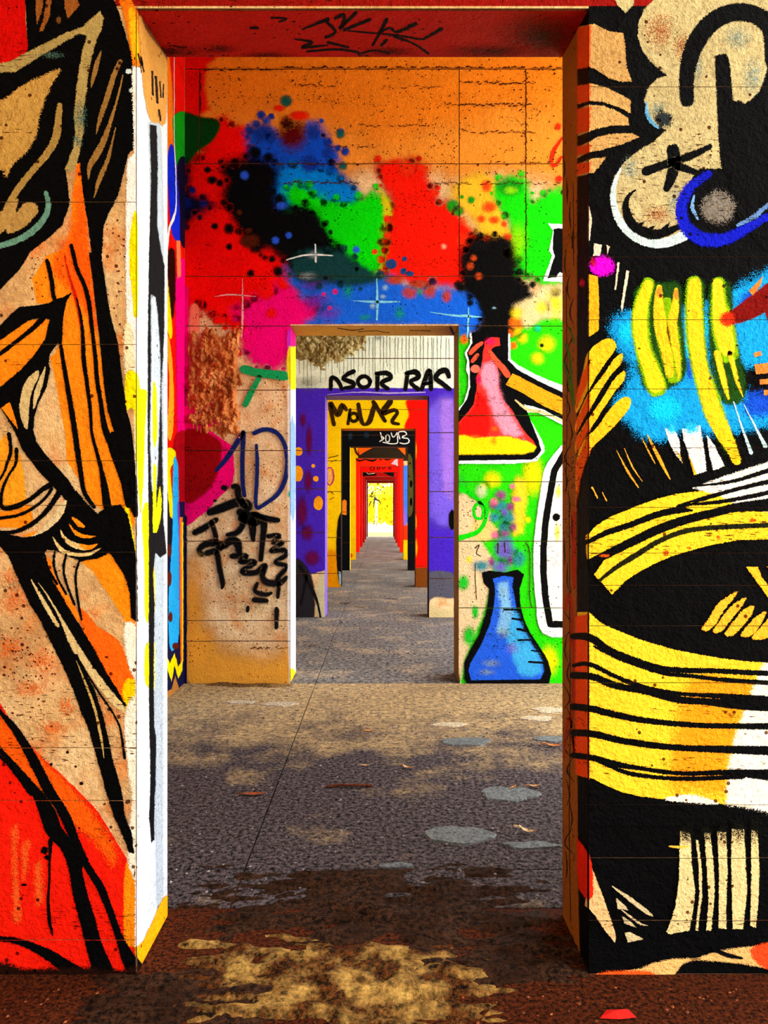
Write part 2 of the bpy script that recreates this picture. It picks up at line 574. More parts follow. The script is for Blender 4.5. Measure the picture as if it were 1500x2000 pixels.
def add_field(bm, ring, soft):
    """wide soft edge: a grid whose coverage fades with the distance to the outline"""
    xs = [p[0] for p in ring]; ys_ = [p[1] for p in ring]
    m = soft * .5
    x0, x1, y0, y1 = min(xs) - m, max(xs) + m, min(ys_) - m, max(ys_) + m
    cell = max(3.0, min(soft / 4.0, 12.0))
    nx, ny = max(2, int((x1 - x0) / cell)), max(2, int((y1 - y0) / cell))
    seg = [(ring[i - 1], ring[i]) for i in range(len(ring))]
    rows = []
    for r in range(ny + 1):
        row = []
        for c in range(nx + 1):
            x, y = x0 + (x1 - x0) * c / nx, y0 + (y1 - y0) * r / ny
            best, inside = 1e18, False
            for (ax, ay), (bx, by) in seg:
                ex, ey = bx - ax, by - ay
                l = ex * ex + ey * ey
                t = 0 if l == 0 else max(0, min(1, ((x - ax) * ex + (y - ay) * ey) / l))
                d = (ax + ex * t - x) ** 2 + (ay + ey * t - y) ** 2
                if d < best:
                    best = d
                if (ay > y) != (by > y) and x < (bx - ax) * (y - ay) / (by - ay) + ax:
                    inside = not inside
            sd = math.sqrt(best) * (-1 if inside else 1)
            sd += soft * .25 * noise.noise(Vector((x / soft * 1.5, y / soft * 1.5, 4)))
            row.append((x, y, max(0.0, min(1.0, .5 - sd / soft))))
        rows.append(row)
    vs = {}
    def vert(r, c):
        if (r, c) not in vs:
            vs[(r, c)] = bm.verts.new(rows[r][c])
        return vs[(r, c)]
    for r in range(ny):
        for c in range(nx):
            q = ((r, c), (r, c + 1), (r + 1, c + 1), (r + 1, c))
            if max(rows[a][b][2] for a, b in q) > 0:
                bm.faces.new([vert(a, b) for a, b in q])
    bm.verts.index_update()

def add_poly(bm, pts, soft, smooth, step, jit, zlift=0):
    if soft >= 11:
        return add_field(bm, catmull(pts, True, 14) if smooth else list(pts), soft)
    ring = catmull(pts, True, step) if smooth else linear(pts, True, step)
    ring = [(p[0] + wob(p[0], p[1], jit)[0], p[1] + wob(p[0], p[1], jit)[1]) for p in ring]
    area = sum(ring[i - 1][0] * ring[i][1] - ring[i][0] * ring[i - 1][1] for i in range(len(ring)))
    if area < 0:
        ring.reverse()
    n = len(ring)
    if soft <= 0:
        inner, outer = ring, None
    else:
        inner, outer = [], []
        for i in range(n):
            a, b = ring[i - 1], ring[(i + 1) % n]
            dx, dy = b[0] - a[0], b[1] - a[1]
            l = math.hypot(dx, dy) or 1
            nx, ny = dy / l, -dx / l          # outward for positive area
            p = ring[i]
            inner.append((p[0] - nx * soft * .5, p[1] - ny * soft * .5))
            outer.append((p[0] + nx * soft * .5, p[1] + ny * soft * .5))
    vi = [bm.verts.new((p[0], p[1], 1.0)) for p in inner]
    for tri in tessellate_polygon([[Vector((p[0], p[1], 0)) for p in inner]]):
        try:
            bm.faces.new([vi[k] for k in tri])
        except ValueError:
            pass
    if outer:
        vo = [bm.verts.new((p[0], p[1], 0.0)) for p in outer]
        for i in range(n):
            j = (i + 1) % n
            try:
                bm.faces.new((vi[i], vi[j], vo[j], vo[i]))
            except ValueError:
                pass
    bm.verts.index_update()

def add_stroke(bm, pts, widths, soft, smooth, step, jit):
    if isinstance(widths, (int, float)):
        widths = [widths] * len(pts)
    w = list(widths) + [widths[-1]] * (len(pts) - len(widths))
    p3 = [(p[0], p[1], w[i]) for i, p in enumerate(pts)]
    line = catmull(p3, False, step) if smooth else linear(p3, False, step)
    # round the ends
    def cap(a, b):
        dx, dy = a[0] - b[0], a[1] - b[1]
        l = math.hypot(dx, dy) or 1
        r = a[2] * .5
        return [(a[0] + dx / l * r, a[1] + dy / l * r, a[2] * .30), (a[0] + dx / l * r * .7, a[1] + dy / l * r * .7, a[2] * .72)]
    if len(line) > 1:
        c0 = cap(line[0], line[1]); c1 = cap(line[-1], line[-2])
        line = c0 + line + c1[::-1]
    rows = []
    n = len(line)
    for i, (x, y, ww) in enumerate(line):
        a, b = line[max(0, i - 1)], line[min(n - 1, i + 1)]
        dx, dy = b[0] - a[0], b[1] - a[1]
        l = math.hypot(dx, dy) or 1
        nx, ny = -dy / l, dx / l
        r = max(.4, abs(ww) * .5)
        s = min(soft, r * .9)
        row = []
        for k, (q, al) in enumerate(((-r - s * .5, 0), (-(r - s * .5), 1), (r - s * .5, 1), (r + s * .5, 0))):
            jx, jy = wob(x + nx * q, y + ny * q, jit)
            end = 0.0 if (i in (0, n - 1) and s > 2.5) else 1.0
            row.append(bm.verts.new((x + nx * q + jx, y + ny * q + jy, al * end)))
        rows.append(row)
    for i in range(n - 1):
        for k in range(3):
            try:
                bm.faces.new((rows[i][k], rows[i][k + 1], rows[i + 1][k + 1], rows[i + 1][k]))
            except ValueError:
                pass
    bm.verts.index_update()

def add_blob(bm, x, y, r, soft=.5, ry=None, ring=False, jit=1.0, peak=1.0):
    ry = ry or r
    n = max(12, int(r * 1.6)) if r < 40 else 56
    n = min(n, 56)
    c = bm.verts.new((x, y, peak))
    rings = []
    for fr, al in ((1 - soft, peak), (1 - soft * .45, .55 * peak), (1.0, 0.0)):
        vs = []
        for k in range(n):
            a = 2 * math.pi * k / n
            ux, uy = math.cos(a), math.sin(a)
            w = 1 + .10 * jit * noise.noise(Vector((ux * 1.7 + x, uy * 1.7 + y, r)))
            vs.append(bm.verts.new((x + ux * r * fr * w, y + uy * ry * fr * w, al)))
        rings.append(vs)
    for k in range(n):
        j = (k + 1) % n
        bm.faces.new((c, rings[0][k], rings[0][j]))
        for q in range(2):
            bm.faces.new((rings[q][k], rings[q + 1][k], rings[q + 1][j], rings[q][j]))
    bm.verts.index_update()

RES = 5.0
def P(cv, name, rgb, pts, soft=2.5, smooth=True, label=None, jit=.9, parent=None, **kw):
    bm = bmesh.new()
    add_poly(bm, pts, soft, smooth, RES if cv.wall is walls[0] else 4.0, jit)
    return finish(cv, name, rgb, bm, label, parent, **kw)
def PP(cv, name, rgb, polys, soft=2.5, smooth=True, label=None, jit=.9, parent=None, **kw):
    bm = bmesh.new()
    for pts in polys:
        add_poly(bm, pts, soft, smooth, RES if cv.wall is walls[0] else 4.0, jit)
    return finish(cv, name, rgb, bm, label, parent, **kw)
def S(cv, name, rgb, pts, w, soft=2.5, smooth=True, label=None, jit=.7, parent=None, **kw):
    bm = bmesh.new()
    add_stroke(bm, pts, w, soft, smooth, 5.0 if cv.wall is walls[0] else 3.0, jit)
    return finish(cv, name, rgb, bm, label, parent, **kw)
def SS(cv, name, rgb, strokes, soft=2.5, smooth=True, label=None, jit=.7, parent=None, **kw):
    bm = bmesh.new()
    for pts, w in strokes:
        add_stroke(bm, pts, w, soft, smooth, 5.0 if cv.wall is walls[0] else 3.0, jit)
    return finish(cv, name, rgb, bm, label, parent, **kw)
def B(cv, name, rgb, blobs, soft=.5, label=None, parent=None, peak=1.0, grow=1.0, **kw):
    bm = bmesh.new()
    for b in blobs:
        add_blob(bm, b[0], b[1], b[2] * grow, soft, (b[3] if len(b) > 3 else b[2]) * grow, peak=peak)
    return finish(cv, name, rgb, bm, label, parent, **kw)

BLACK = (4, 4, 5)
ORANGE = (255, 138, 18)
DEEP_ORANGE = (252, 92, 10)
RED = (240, 26, 8)
YELLOW = (255, 232, 0)
GOLD = (255, 196, 40)
CREAM = (226, 204, 160)
BEIGE = (196, 170, 112)
WHITE = (248, 248, 246)
GREEN = (10, 232, 10)
BLUE = (18, 84, 224)
PINK = (255, 0, 128)

NF = Vector((0, -1, 0))
front = Vector((0, WALL_Y[0], 0))
cvL = Canvas(walls[0], [(-600, 266, front, NF), (266, 330, Vector((DL, 0, 0)), Vector((1, 0, 0)))], .00004,
             JOINTS[0], 1.15, clip=(-120, 326, -60, 1930), splits=(266,))
cvR = Canvas(walls[0], [(1150, 2200, front, NF), (1085, 1150, Vector((DR, 0, 0)), Vector((-1, 0, 0)))], .00004,
             JOINTS[0], 1.15, clip=(1099, 1640, -60, 1930), splits=(1150,))

def C(cv, name, rgb, pts, soft=2.5, smooth=True, label=None, jit=.9, parent=None, dots=1.0, **kw):
    """sprayed cloud: a soft-edged field with bursts of the can along its rim"""
    bm = bmesh.new()
    add_poly(bm, pts, soft, smooth, 4.0, jit)
    r = random.Random(len(pts) * 31 + int(pts[0][0]))
    for p in catmull(pts, True, 13):
        if r.random() < .55 * dots:
            q = r.uniform(5, 13)
            add_blob(bm, p[0] + r.uniform(-9, 9), p[1] + r.uniform(-9, 9), q, .75)
    return finish(cv, name, rgb, bm, label, parent, **kw)

# ================================================================== near wall, left side
# field colours
P(cvL, 'red_field', (205, 8, 4), [(-120, -60), (50, -60), (50, 40), (56, 95), (50, 106), (20, 120), (0, 126), (-120, 130)], 2, False, 'flat red corner field')
P(cvL, 'orange_panel', ORANGE, [(150, 318), (157, 316), (170, 450), (180, 560), (195, 680), (212, 790), (232, 900), (250, 960), (264, 1000), (262, 1030), (220, 1010), (185, 985), (150, 930), (130, 900), (128, 850), (115, 780), (108, 740), (98, 700), (108, 690), (118, 670), (123, 620), (105, 595), (72, 592), (63, 545), (90, 500), (125, 485), (140, 440), (140, 390)], 2, False, 'long orange feather field')
P(cvL, 'red_tint', DEEP_ORANGE, [(152, 322), (160, 320), (172, 450), (184, 560), (190, 640), (160, 600), (130, 560), (100, 520), (120, 488), (140, 440)], 26, True)
P(cvL, 'orange_feather', ORANGE, [(-40, 690), (0, 664), (50, 626), (97, 621), (94, 660), (77, 692), (40, 728), (0, 762), (-40, 790)], 2, False)
P(cvL, 'orange_sliver', ORANGE, [(2, 796), (20, 783), (28, 805), (38, 840), (20, 820)], 2, False)
P(cvL, 'orange_block', (255, 160, 30), [(-40, 880), (0, 862), (10, 846), (22, 872), (40, 890), (46, 920), (50, 960), (52, 990), (30, 996), (-40, 1000)], 2, False)
P(cvL, 'orange_crescent', ORANGE, [(-40, 1002), (20, 998), (60, 985), (63, 1002), (65, 1020), (40, 1031), (0, 1030), (-40, 1030)], 2, False)
P(cvL, 'orange_wedge', (255, 140, 16), [(160, 1096), (205, 1078), (216, 1080), (232, 1105), (247, 1130), (254, 1160), (257, 1200), (266, 1215), (266, 1245), (252, 1226), (235, 1196), (215, 1166), (195, 1136), (178, 1112)], 2)
P(cvL, 'orange_wedge', (250, 100, 14), [(152, 1186), (170, 1198), (190, 1222), (215, 1238), (235, 1256), (248, 1288), (256, 1310), (266, 1330), (268, 1372), (255, 1388), (243, 1374), (226, 1345), (203, 1312), (180, 1268), (163, 1236)], 3)
P(cvL, 'yellow_chip', (255, 206, 0), [(240, 1345), (252, 1325), (268, 1335), (270, 1378), (256, 1392), (244, 1376)], 6)
P(cvL, 'red_field', RED, [(-120, 1300), (0, 1372), (22, 1408), (52, 1448), (87, 1484), (122, 1514), (167, 1558), (188, 1580), (208, 1610), (228, 1645), (247, 1675), (256, 1700), (262, 1730), (266, 1930), (-120, 1930)], 2, False, 'large red field at the foot of the wall')
P(cvL, 'orange_rim', DEEP_ORANGE, [(0, 1392), (30, 1424), (60, 1460), (100, 1500), (150, 1550), (190, 1600), (225, 1660), (222, 1690), (180, 1640), (130, 1600), (80, 1560), (30, 1500), (-10, 1450)], 22)
P(cvL, 'orange_rim', (255, 140, 10), [(246, 1690), (262, 1680), (268, 1720), (268, 1850), (262, 1850), (244, 1836), (242, 1760)], 5)
PP(cvL, 'worn_patch', (240, 92, 30), [[(24, 1620), (34, 1610), (34, 1690), (40, 1800), (28, 1800), (26, 1700)], [(44, 1650), (56, 1640), (52, 1700), (46, 1720)], [(70, 1690), (80, 1680), (82, 1760), (72, 1770)]], 14)
rs = random.Random(9)
B(cvL, 'rust_bloom', (226, 110, 40), [(30, 1170, 30, 40), (20, 1265, 44, 26), (80, 1290, 36, 30), (60, 1345, 40, 18), (100, 1420, 30, 16), (20, 1130, 26, 22), (130, 1380, 18, 24)], .95, peak=.62, grow=1.25)
B(cvL, 'surface_pits', (96, 34, 10), [(rs.gauss(50, 45), rs.gauss(1290, 60), rs.uniform(1, 3.4), rs.uniform(1, 2.6)) for _ in range(110)] + [(rs.uniform(200, 246), rs.uniform(430, 820), rs.uniform(1, 3), rs.uniform(1, 2.6)) for _ in range(60)] + [(rs.uniform(60, 125), rs.uniform(500, 590), rs.uniform(1, 2.6), rs.uniform(1, 2)) for _ in range(30)], .3)
B(cvL, 'bolt_hole', (30, 8, 4), [(132, 1469, 3.4), (100, 1493, 3.6), (148, 1497, 2.6), (159, 1530, 4)], .2)
# upper black mass with pale strokes on it
P(cvL, 'black_mass', BLACK, [(46, -60), (216, -60), (224, 0), (237, 40), (248, 75), (258, 105), (262, 140), (263, 250), (262, 290), (250, 302), (244, 330), (232, 380), (215, 412), (203, 440), (199, 500), (180, 500), (172, 440), (163, 380), (156, 318), (128, 330), (134, 370), (136, 400), (122, 440), (97, 464), (60, 492), (40, 525), (0, 566), (-120, 600), (-120, 140), (0, 128), (50, 108), (55, 95)], 2.5, False, 'large black curling shape', jit=1.2)
P(cvL, 'face_patch', (188, 148, 74), [(-120, 230), (0, 196), (40, 170), (80, 150), (118, 135), (102, 165), (87, 200), (77, 230), (72, 262), (50, 300), (25, 322), (14, 346), (6, 340), (0, 332), (-120, 350)], 7, True, 'tan patch with soft dark rim')
P(cvL, 'pale_band', (172, 152, 92), [(195, 22), (203, 35), (198, 60), (190, 75), (180, 110), (172, 150), (168, 190), (163, 220), (165, 250), (160, 275), (155, 300), (151, 320), (140, 337), (127, 331), (135, 310), (143, 290), (147, 260), (145, 220), (150, 170), (155, 130), (163, 95), (170, 70), (155, 66), (120, 86), (70, 116), (30, 141), (-120, 146), (-120, 126), (0, 124), (20, 121), (50, 104), (90, 84), (130, 64), (160, 54), (180, 35)], 4, False, 'pale olive outline band')
B(cvL, 'teal_tint', (70, 104, 96), [(157, 230, 14, 36), (152, 275, 12, 16), (100, 108, 30, 7)], .8, peak=.62, grow=1.25)
S(cvL, 'pale_stroke', (166, 136, 70), [(117, 206), (113, 250), (108, 272), (95, 297), (70, 327), (45, 357), (25, 387), (13, 408)], [10, 15, 15, 14, 13, 13, 13, 12], 3, label='olive S-shaped stroke')
P(cvL, 'curl_patch', (176, 142, 78), [(4, 412), (20, 395), (36, 390), (32, 415), (50, 396), (70, 399), (74, 414), (57, 436), (35, 451), (15, 457), (12, 448), (0, 458), (-30, 470), (-30, 430)], 4)
S(cvL, 'teal_arc', (96, 146, 130), [(90, 377), (95, 397), (92, 416), (80, 436), (60, 455), (30, 471), (0, 480), (-40, 486)], [8, 10, 11, 13, 13, 12, 11, 10], 3, label='teal curl line')
SS(cvL, 'pale_stroke', (150, 112, 54), [([(198, 100), (190, 125), (182, 155), (178, 172)], [2, 9, 7, 1]), ([(235, 120), (222, 150), (210, 190), (198, 225), (188, 262)], [8, 10, 11, 9, 2]), ([(240, 148), (232, 185), (220, 225), (205, 270), (190, 300), (176, 325), (173, 350)], [3, 4, 6, 11, 14, 10, 2]), ([(226, 250), (218, 285), (208, 320), (195, 350), (184, 386)], [2, 5, 8, 9, 2])], 2.5, label='thin tan hair strokes on black')
PP(cvL, 'tan_sliver', (150, 88, 34), [[(70, -20), (88, -20), (81, 28), (73, 48), (70, 20)], [(95, -20), (103, -20), (98, 30), (85, 60), (78, 62), (86, 34)], [(124, -20), (142, -20), (156, 10), (133, 38), (127, 16)]], 3, False)
B(cvL, 'tan_speck', (110, 70, 30), [(115, 40, 6, 9)], .6)
P(cvL, 'corner_glow', (244, 120, 14), [(222, -40), (232, 0), (241, 22), (250, 70), (258, 115), (262, 132), (267, 132), (285, 110), (270, 30), (262, 12), (246, -20)], 5, True, 'orange edge strip beside the lintel')
P(cvL, 'corner_glow', (255, 190, 20), [(252, 20), (262, 22), (268, 60), (270, 116), (262, 118), (256, 80)], 8)
B(cvL, 'pale_speck', (210, 232, 236), [(252, 140, 8, 6), (257, 177, 6, 6)], .5)
# white and yellow corner
P(cvL, 'pale_reveal', (196, 204, 214), [(266, 150), (290, 130), (330, 150), (330, 1830), (266, 1930)], 0, False, 'pale ground coat of the reveal', amount=.3, grit=.4)
P(cvL, 'white_edge', WHITE, [(249, 312), (262, 300), (258, 130), (272, 132), (282, 210), (292, 300), (292, 700), (290, 1000), (290, 1400), (292, 1600), (288, 1790), (270, 1846), (264, 1850), (265, 1300), (266, 1130), (268, 1000), (264, 900), (262, 800), (250, 700), (246, 560), (246, 420)], 5, False, 'thick white corner band', amount=.25, grit=.4)
P(cvL, 'cream_edge', (250, 232, 190), [(243, 640), (258, 640), (262, 730), (246, 730)], 8)
P(cvL, 'cream_edge', (252, 244, 224), [(243, 1225), (258, 1215), (268, 1235), (268, 1325), (256, 1310), (247, 1280)], 6, amount=.3)
P(cvL, 'cream_edge', (250, 240, 218), [(244, 1400), (268, 1380), (268, 1690), (256, 1700), (250, 1660), (258, 1560), (250, 1500)], 8, amount=.3)
P(cvL, 'yellow_drip', YELLOW, [(262, 414), (256, 450), (253, 480), (254, 530), (259, 580), (262, 620), (268, 620), (268, 440)], 3)
P(cvL, 'yellow_drip', YELLOW, [(247, 730), (266, 728), (274, 760), (286, 765), (282, 850), (278, 960), (272, 1000), (266, 900), (262, 800), (246, 800)], 4)
P(cvL, 'yellow_drip', YELLOW, [(246, 982), (253, 1002), (266, 1078), (262, 1082), (252, 1052), (245, 1030)], 3)
PP(cvL, 'yellow_drip', YELLOW, [[(276, 1000), (290, 985), (292, 1060), (300, 1110), (312, 1160), (310, 1190), (302, 1200), (292, 1150), (290, 1210), (282, 1204), (280, 1100)], [(283, 1260), (296, 1255), (308, 1262), (308, 1340), (304, 1345), (290, 1345), (281, 1325)]], 4, True, 'yellow spray on the door reveal')
P(cvL, 'grey_stripe', (168, 182, 198), [(288, 240), (312, 230), (318, 420), (318, 1000), (316, 1500), (316, 1740), (306, 1790), (300, 1500), (302, 900), (296, 640)], 6, False, 'pale grey stripe of the reveal', amount=.3, grit=.4)
P(cvL, 'black_stripe', (10, 10, 16), [(291, 243), (305, 246), (307, 330), (306, 440), (312, 480), (320, 520), (320, 640), (314, 760), (318, 1020), (324, 1080), (312, 1090), (302, 1080), (298, 1120), (301, 1180), (299, 1300), (300, 1420), (304, 1440), (303, 1520), (301, 1560), (300, 1640), (295, 1646), (290, 1600), (292, 1545), (292, 1480), (290, 1400), (289, 1200), (289, 1020), (287, 860), (287, 660), (290, 480), (293, 380), (293, 330)], 3, False, 'black drip stripe down the reveal')
P(cvL, 'grey_drip', (176, 190, 206), [(294, 575), (302, 580), (308, 640), (312, 720), (310, 820), (304, 960), (296, 960), (292, 850), (294, 700)], 4)
PP(cvL, 'yellow_drip', YELLOW, [[(297, 750), (304, 760), (306, 840), (302, 870), (297, 860)], [(298, 905), (304, 910), (304, 990), (311, 950), (314, 1000), (304, 1040), (298, 1040)]], 3)
P(cvL, 'reveal_tan', (196, 140, 66), [(270, 30), (285, 60), (320, 110), (326, 140), (322, 240), (308, 240), (290, 230), (276, 150)], 5, True, 'bare tan patch under the lintel')
SS(cvL, 'reveal_scratch', (24, 14, 10), [([(268, 105), (276, 130), (274, 110), (279, 140)], 3), ([(296, 140), (297, 185)], 4), ([(303, 150), (306, 200)], 5), ([(311, 160), (313, 190)], 3), ([(318, 165), (317, 190)], 3), ([(309, 215), (312, 235)], 4)], 2)
P(cvL, 'orange_foot', (255, 160, 8), [(264, 1850), (278, 1838), (296, 1800), (316, 1756), (328, 1745), (328, 1812), (300, 1860), (266, 1925)], 5, False, 'orange foot of the reveal')
# long black strokes on the orange field
P(cvL, 'black_band', BLACK, [(174, 494), (198, 494), (206, 550), (217, 620), (231, 670), (237, 720), (242, 760), (246, 790), (249, 805), (257, 835), (262, 880), (266, 930), (267, 960), (268, 1010), (262, 1010), (255, 995), (249, 975), (240, 920), (230, 870), (222, 840), (210, 800), (203, 750), (198, 690), (190, 620), (181, 545)], 2.5, False, 'broad black band')
SS(cvL, 'black_line', BLACK, [([(140, 480), (151, 525), (165, 557), (174, 590), (180, 640), (187, 700), (190, 740), (198, 790), (205, 835), (217, 865), (230, 905), (240, 935), (250, 975)], [8, 8, 8, 9, 8, 8, 9, 9, 12, 15, 14, 12, 12])], 2.5, label='long black feather line')
S(cvL, 'red_speckle', (190, 20, 6), [(127, 500), (136, 540), (147, 575), (155, 610), (162, 650)], [2, 3, 6, 6, 7], 3)
S(cvL, 'black_line', BLACK, [(150, 582), (157, 612), (162, 650), (164, 700), (170, 745), (177, 800), (180, 845), (190, 885), (199, 920), (206, 960), (210, 990)], [2, 5, 7, 9, 8, 7, 6, 7, 9, 15, 16], 2.5)
S(cvL, 'black_line', BLACK, [(118, 668), (125, 710), (135, 770), (145, 830), (152, 880), (158, 920), (165, 960), (184, 990)], [6, 8, 10, 11, 11, 10, 9, 8], 2.5)
S(cvL, 'black_line', BLACK, [(222, 850), (232, 890), (240, 930), (252, 985)], [14, 12, 12, 14], 2.5)
S(cvL, 'black_stem', BLACK, [(93, 510), (100, 540), (105, 575), (111, 594)], [8, 9, 8, 10], 2.5)
P(cvL, 'black_bird', BLACK, [(38, 600), (70, 597), (95, 593), (108, 585), (125, 580), (141, 571), (130, 590), (124, 625), (122, 668), (112, 672), (98, 692), (96, 710), (99, 722), (92, 755), (75, 790), (68, 815), (66, 840), (72, 862), (90, 888), (112, 912), (135, 938), (158, 975), (188, 1014), (160, 1014), (125, 972), (100, 945), (80, 925), (45, 880), (33, 850), (10, 810), (0, 795), (-60, 830), (-60, 790), (0, 757), (40, 724), (70, 691), (90, 660), (97, 624), (75, 622), (55, 627), (0, 666), (-60, 700), (-60, 660), (0, 637), (24, 612)], 2.5, False, 'black angular winged shape')
P(cvL, 'cream_leaf', (206, 184, 128), [(75, 723), (77, 735), (64, 762), (58, 790), (55, 838), (45, 826), (39, 800), (42, 770), (50, 746), (65, 730)], 2.5)
P(cvL, 'cream_leaf', (206, 184, 128), [(90, 716), (85, 748), (74, 782), (66, 800), (67, 770), (78, 740)], 2.5)
P(cvL, 'orange_sliver', ORANGE, [(3, 797), (20, 785), (27, 805), (36, 838), (20, 819)], 2, False)
S(cvL, 'black_line', BLACK, [(-30, 712), (0, 692), (40, 662), (70, 637), (92, 612)], [8, 8, 8, 10, 14], 2.5)
SS(cvL, 'black_line', BLACK, [([(18, 848), (22, 880), (15, 905), (5, 930), (-10, 950)], [8, 7, 6, 5, 5]), ([(33, 878), (32, 905), (20, 925), (8, 950), (3, 975), (6, 992), (30, 990), (60, 975), (85, 955), (110, 942)], [8, 6, 5, 6, 7, 8, 11, 9, 10, 13])], 2.5)
SS(cvL, 'black_line', BLACK, [([(-20, 1013), (10, 1011), (40, 1005), (66, 992), (88, 974), (102, 955)], [6, 6, 6, 6, 6, 7]), ([(-20, 1038), (20, 1040), (52, 1030), (80, 1010), (102, 985), (118, 958)], [7, 8, 9, 9, 10, 12])], 2.5)
P(cvL, 'black_mass', BLACK, [(-60, 1036), (0, 1034), (20, 1044), (45, 1049), (75, 1040), (100, 1022), (120, 1000), (132, 975), (134, 962), (150, 958), (172, 985), (192, 1003), (207, 990), (236, 985), (250, 1005), (262, 1060), (266, 1080), (268, 1215), (257, 1208), (254, 1160), (246, 1130), (232, 1105), (215, 1080), (190, 1091), (160, 1096), (135, 1087), (112, 1076), (92, 1074), (86, 1088), (92, 1112), (110, 1138), (130, 1166), (145, 1200), (166, 1236), (184, 1266), (207, 1310), (229, 1345), (248, 1378), (240, 1381), (212, 1353), (190, 1320), (172, 1292), (150, 1266), (162, 1300), (185, 1345), (203, 1400), (212, 1440), (223, 1490), (240, 1550), (244, 1590), (258, 1625), (263, 1666), (252, 1664), (240, 1632), (222, 1592), (206, 1540), (190, 1480), (172, 1420), (157, 1385), (143, 1345), (123, 1300), (98, 1250), (80, 1212), (60, 1182), (38, 1135), (18, 1088), (-60, 990)], 3, False, 'branching black figure down to the red field', jit=1.3)
SS(cvL, 'pale_channel', (214, 190, 130), [([(62, 1132), (80, 1165), (98, 1196), (114, 1222)], [2, 7, 8, 6]), ([(76, 1138), (95, 1165), (118, 1205), (145, 1258), (172, 1300), (205, 1345), (228, 1372), (242, 1385)], [1, 3, 5, 15, 15, 16, 15, 10])], 3, label='pale gap between the black limbs')
SS(cvL, 'pale_channel', (196, 164, 90), [([(150, 1290), (168, 1335), (186, 1385), (198, 1440), (204, 1480)], [1, 4, 5, 5, 1])], 2)
SS(cvL, 'black_line', BLACK, [([(150, 1280), (172, 1318), (198, 1358), (220, 1390), (234, 1418), (240, 1450), (244, 1480)], [6, 4, 4, 4, 4, 5, 5])], 2)
P(cvL, 'cream_crescent', (214, 196, 150), [(131, 977), (126, 1000), (110, 1021), (86, 1039), (60, 1048), (43, 1046), (75, 1036), (100, 1013), (118, 986)], 2.5)
P(cvL, 'orange_tint', ORANGE, [(75, 1036), (62, 1047), (45, 1046), (62, 1040)], 3)
PP(cvL, 'cream_crescent', (222, 196, 130), [[(119, 1034), (130, 1050), (150, 1060), (176, 1065), (192, 1062), (180, 1072), (160, 1074), (135, 1064), (121, 1047)], [(104, 1048), (120, 1068), (145, 1079), (175, 1079), (198, 1070), (178, 1084), (145, 1086), (118, 1077)]], 2)
PP(cvL, 'orange_crescent', ORANGE, [[(136, 1023), (150, 1037), (170, 1045), (189, 1047), (170, 1051), (148, 1045)], [(140, 1010), (152, 1014), (168, 1030), (154, 1028)], [(155, 1062), (176, 1065), (192, 1062), (180, 1072), (165, 1073)]], 2)
P(cvL, 'orange_tint', (250, 130, 20), [(90, 1090), (100, 1092), (107, 1120), (126, 1150), (150, 1188), (156, 1215), (146, 1204), (120, 1160), (100, 1125)], 3)
SS(cvL, 'black_line', BLACK, [([(108, 1078), (106, 1100), (114, 1130), (130, 1160)], 5), ([(130, 1083), (125, 1110), (131, 1140), (146, 1180)], 5), ([(158, 1090), (149, 1120), (151, 1160), (160, 1210)], 5), ([(88, 1085), (94, 1110), (112, 1140)], 6)], 2)
# lower black branches over the red field
S(cvL, 'black_branch', BLACK, [(-30, 1345), (0, 1388), (26, 1418), (52, 1458), (77, 1505), (96, 1543), (116, 1572), (132, 1602), (147, 1640), (162, 1672), (178, 1702), (197, 1732), (216, 1780), (233, 1828), (250, 1868), (262, 1890)], [6, 8, 14, 18, 20, 21, 19, 20, 18, 15, 14, 16, 14, 15, 26, 30], 2.5, label='long black branch across the red field')
S(cvL, 'black_branch', BLACK, [(-20, 1435), (0, 1462), (30, 1495), (60, 1530), (80, 1560), (95, 1590), (106, 1620), (130, 1650), (146, 1690), (156, 1740), (170, 1790), (186, 1850), (206, 1905)], [8, 9, 10, 13, 24, 32, 32, 26, 25, 28, 30, 32, 42], 2.5, label='second black branch with drips')
SS(cvL, 'black_branch', BLACK, [([(-20, 1462), (8, 1482), (34, 1512), (62, 1548)], [6, 7, 8, 12]), ([(128, 1640), (140, 1655), (152, 1668), (158, 1690)], [8, 10, 8, 12])], 2.5)
S(cvL, 'black_drip', BLACK, [(100, 1640), (98, 1680), (97, 1720), (95, 1760), (98, 1800), (104, 1826)], [9, 5, 4, 6, 7, 2], 1.5)
B(cvL, 'black_speck', BLACK, [(88, 1660, 8, 9), (94, 1674, 8, 6), (48, 1727, 7, 3)], .4)
S(cvL, 'black_branch', BLACK, [(-40, 1830), (0, 1832), (30, 1836), (60, 1846), (100, 1866), (132, 1888), (170, 1910)], [9, 10, 12, 15, 22, 26, 28], 3, label='black stroke rising from the floor')
PP(cvL, 'foot_strip', (30, 12, 6), [[(-120, 1888), (0, 1880), (60, 1892), (150, 1888), (240, 1894), (266, 1884), (280, 1890), (266, 1930), (-120, 1930)]], 14)  # dark soft-edged strip along the wall foot

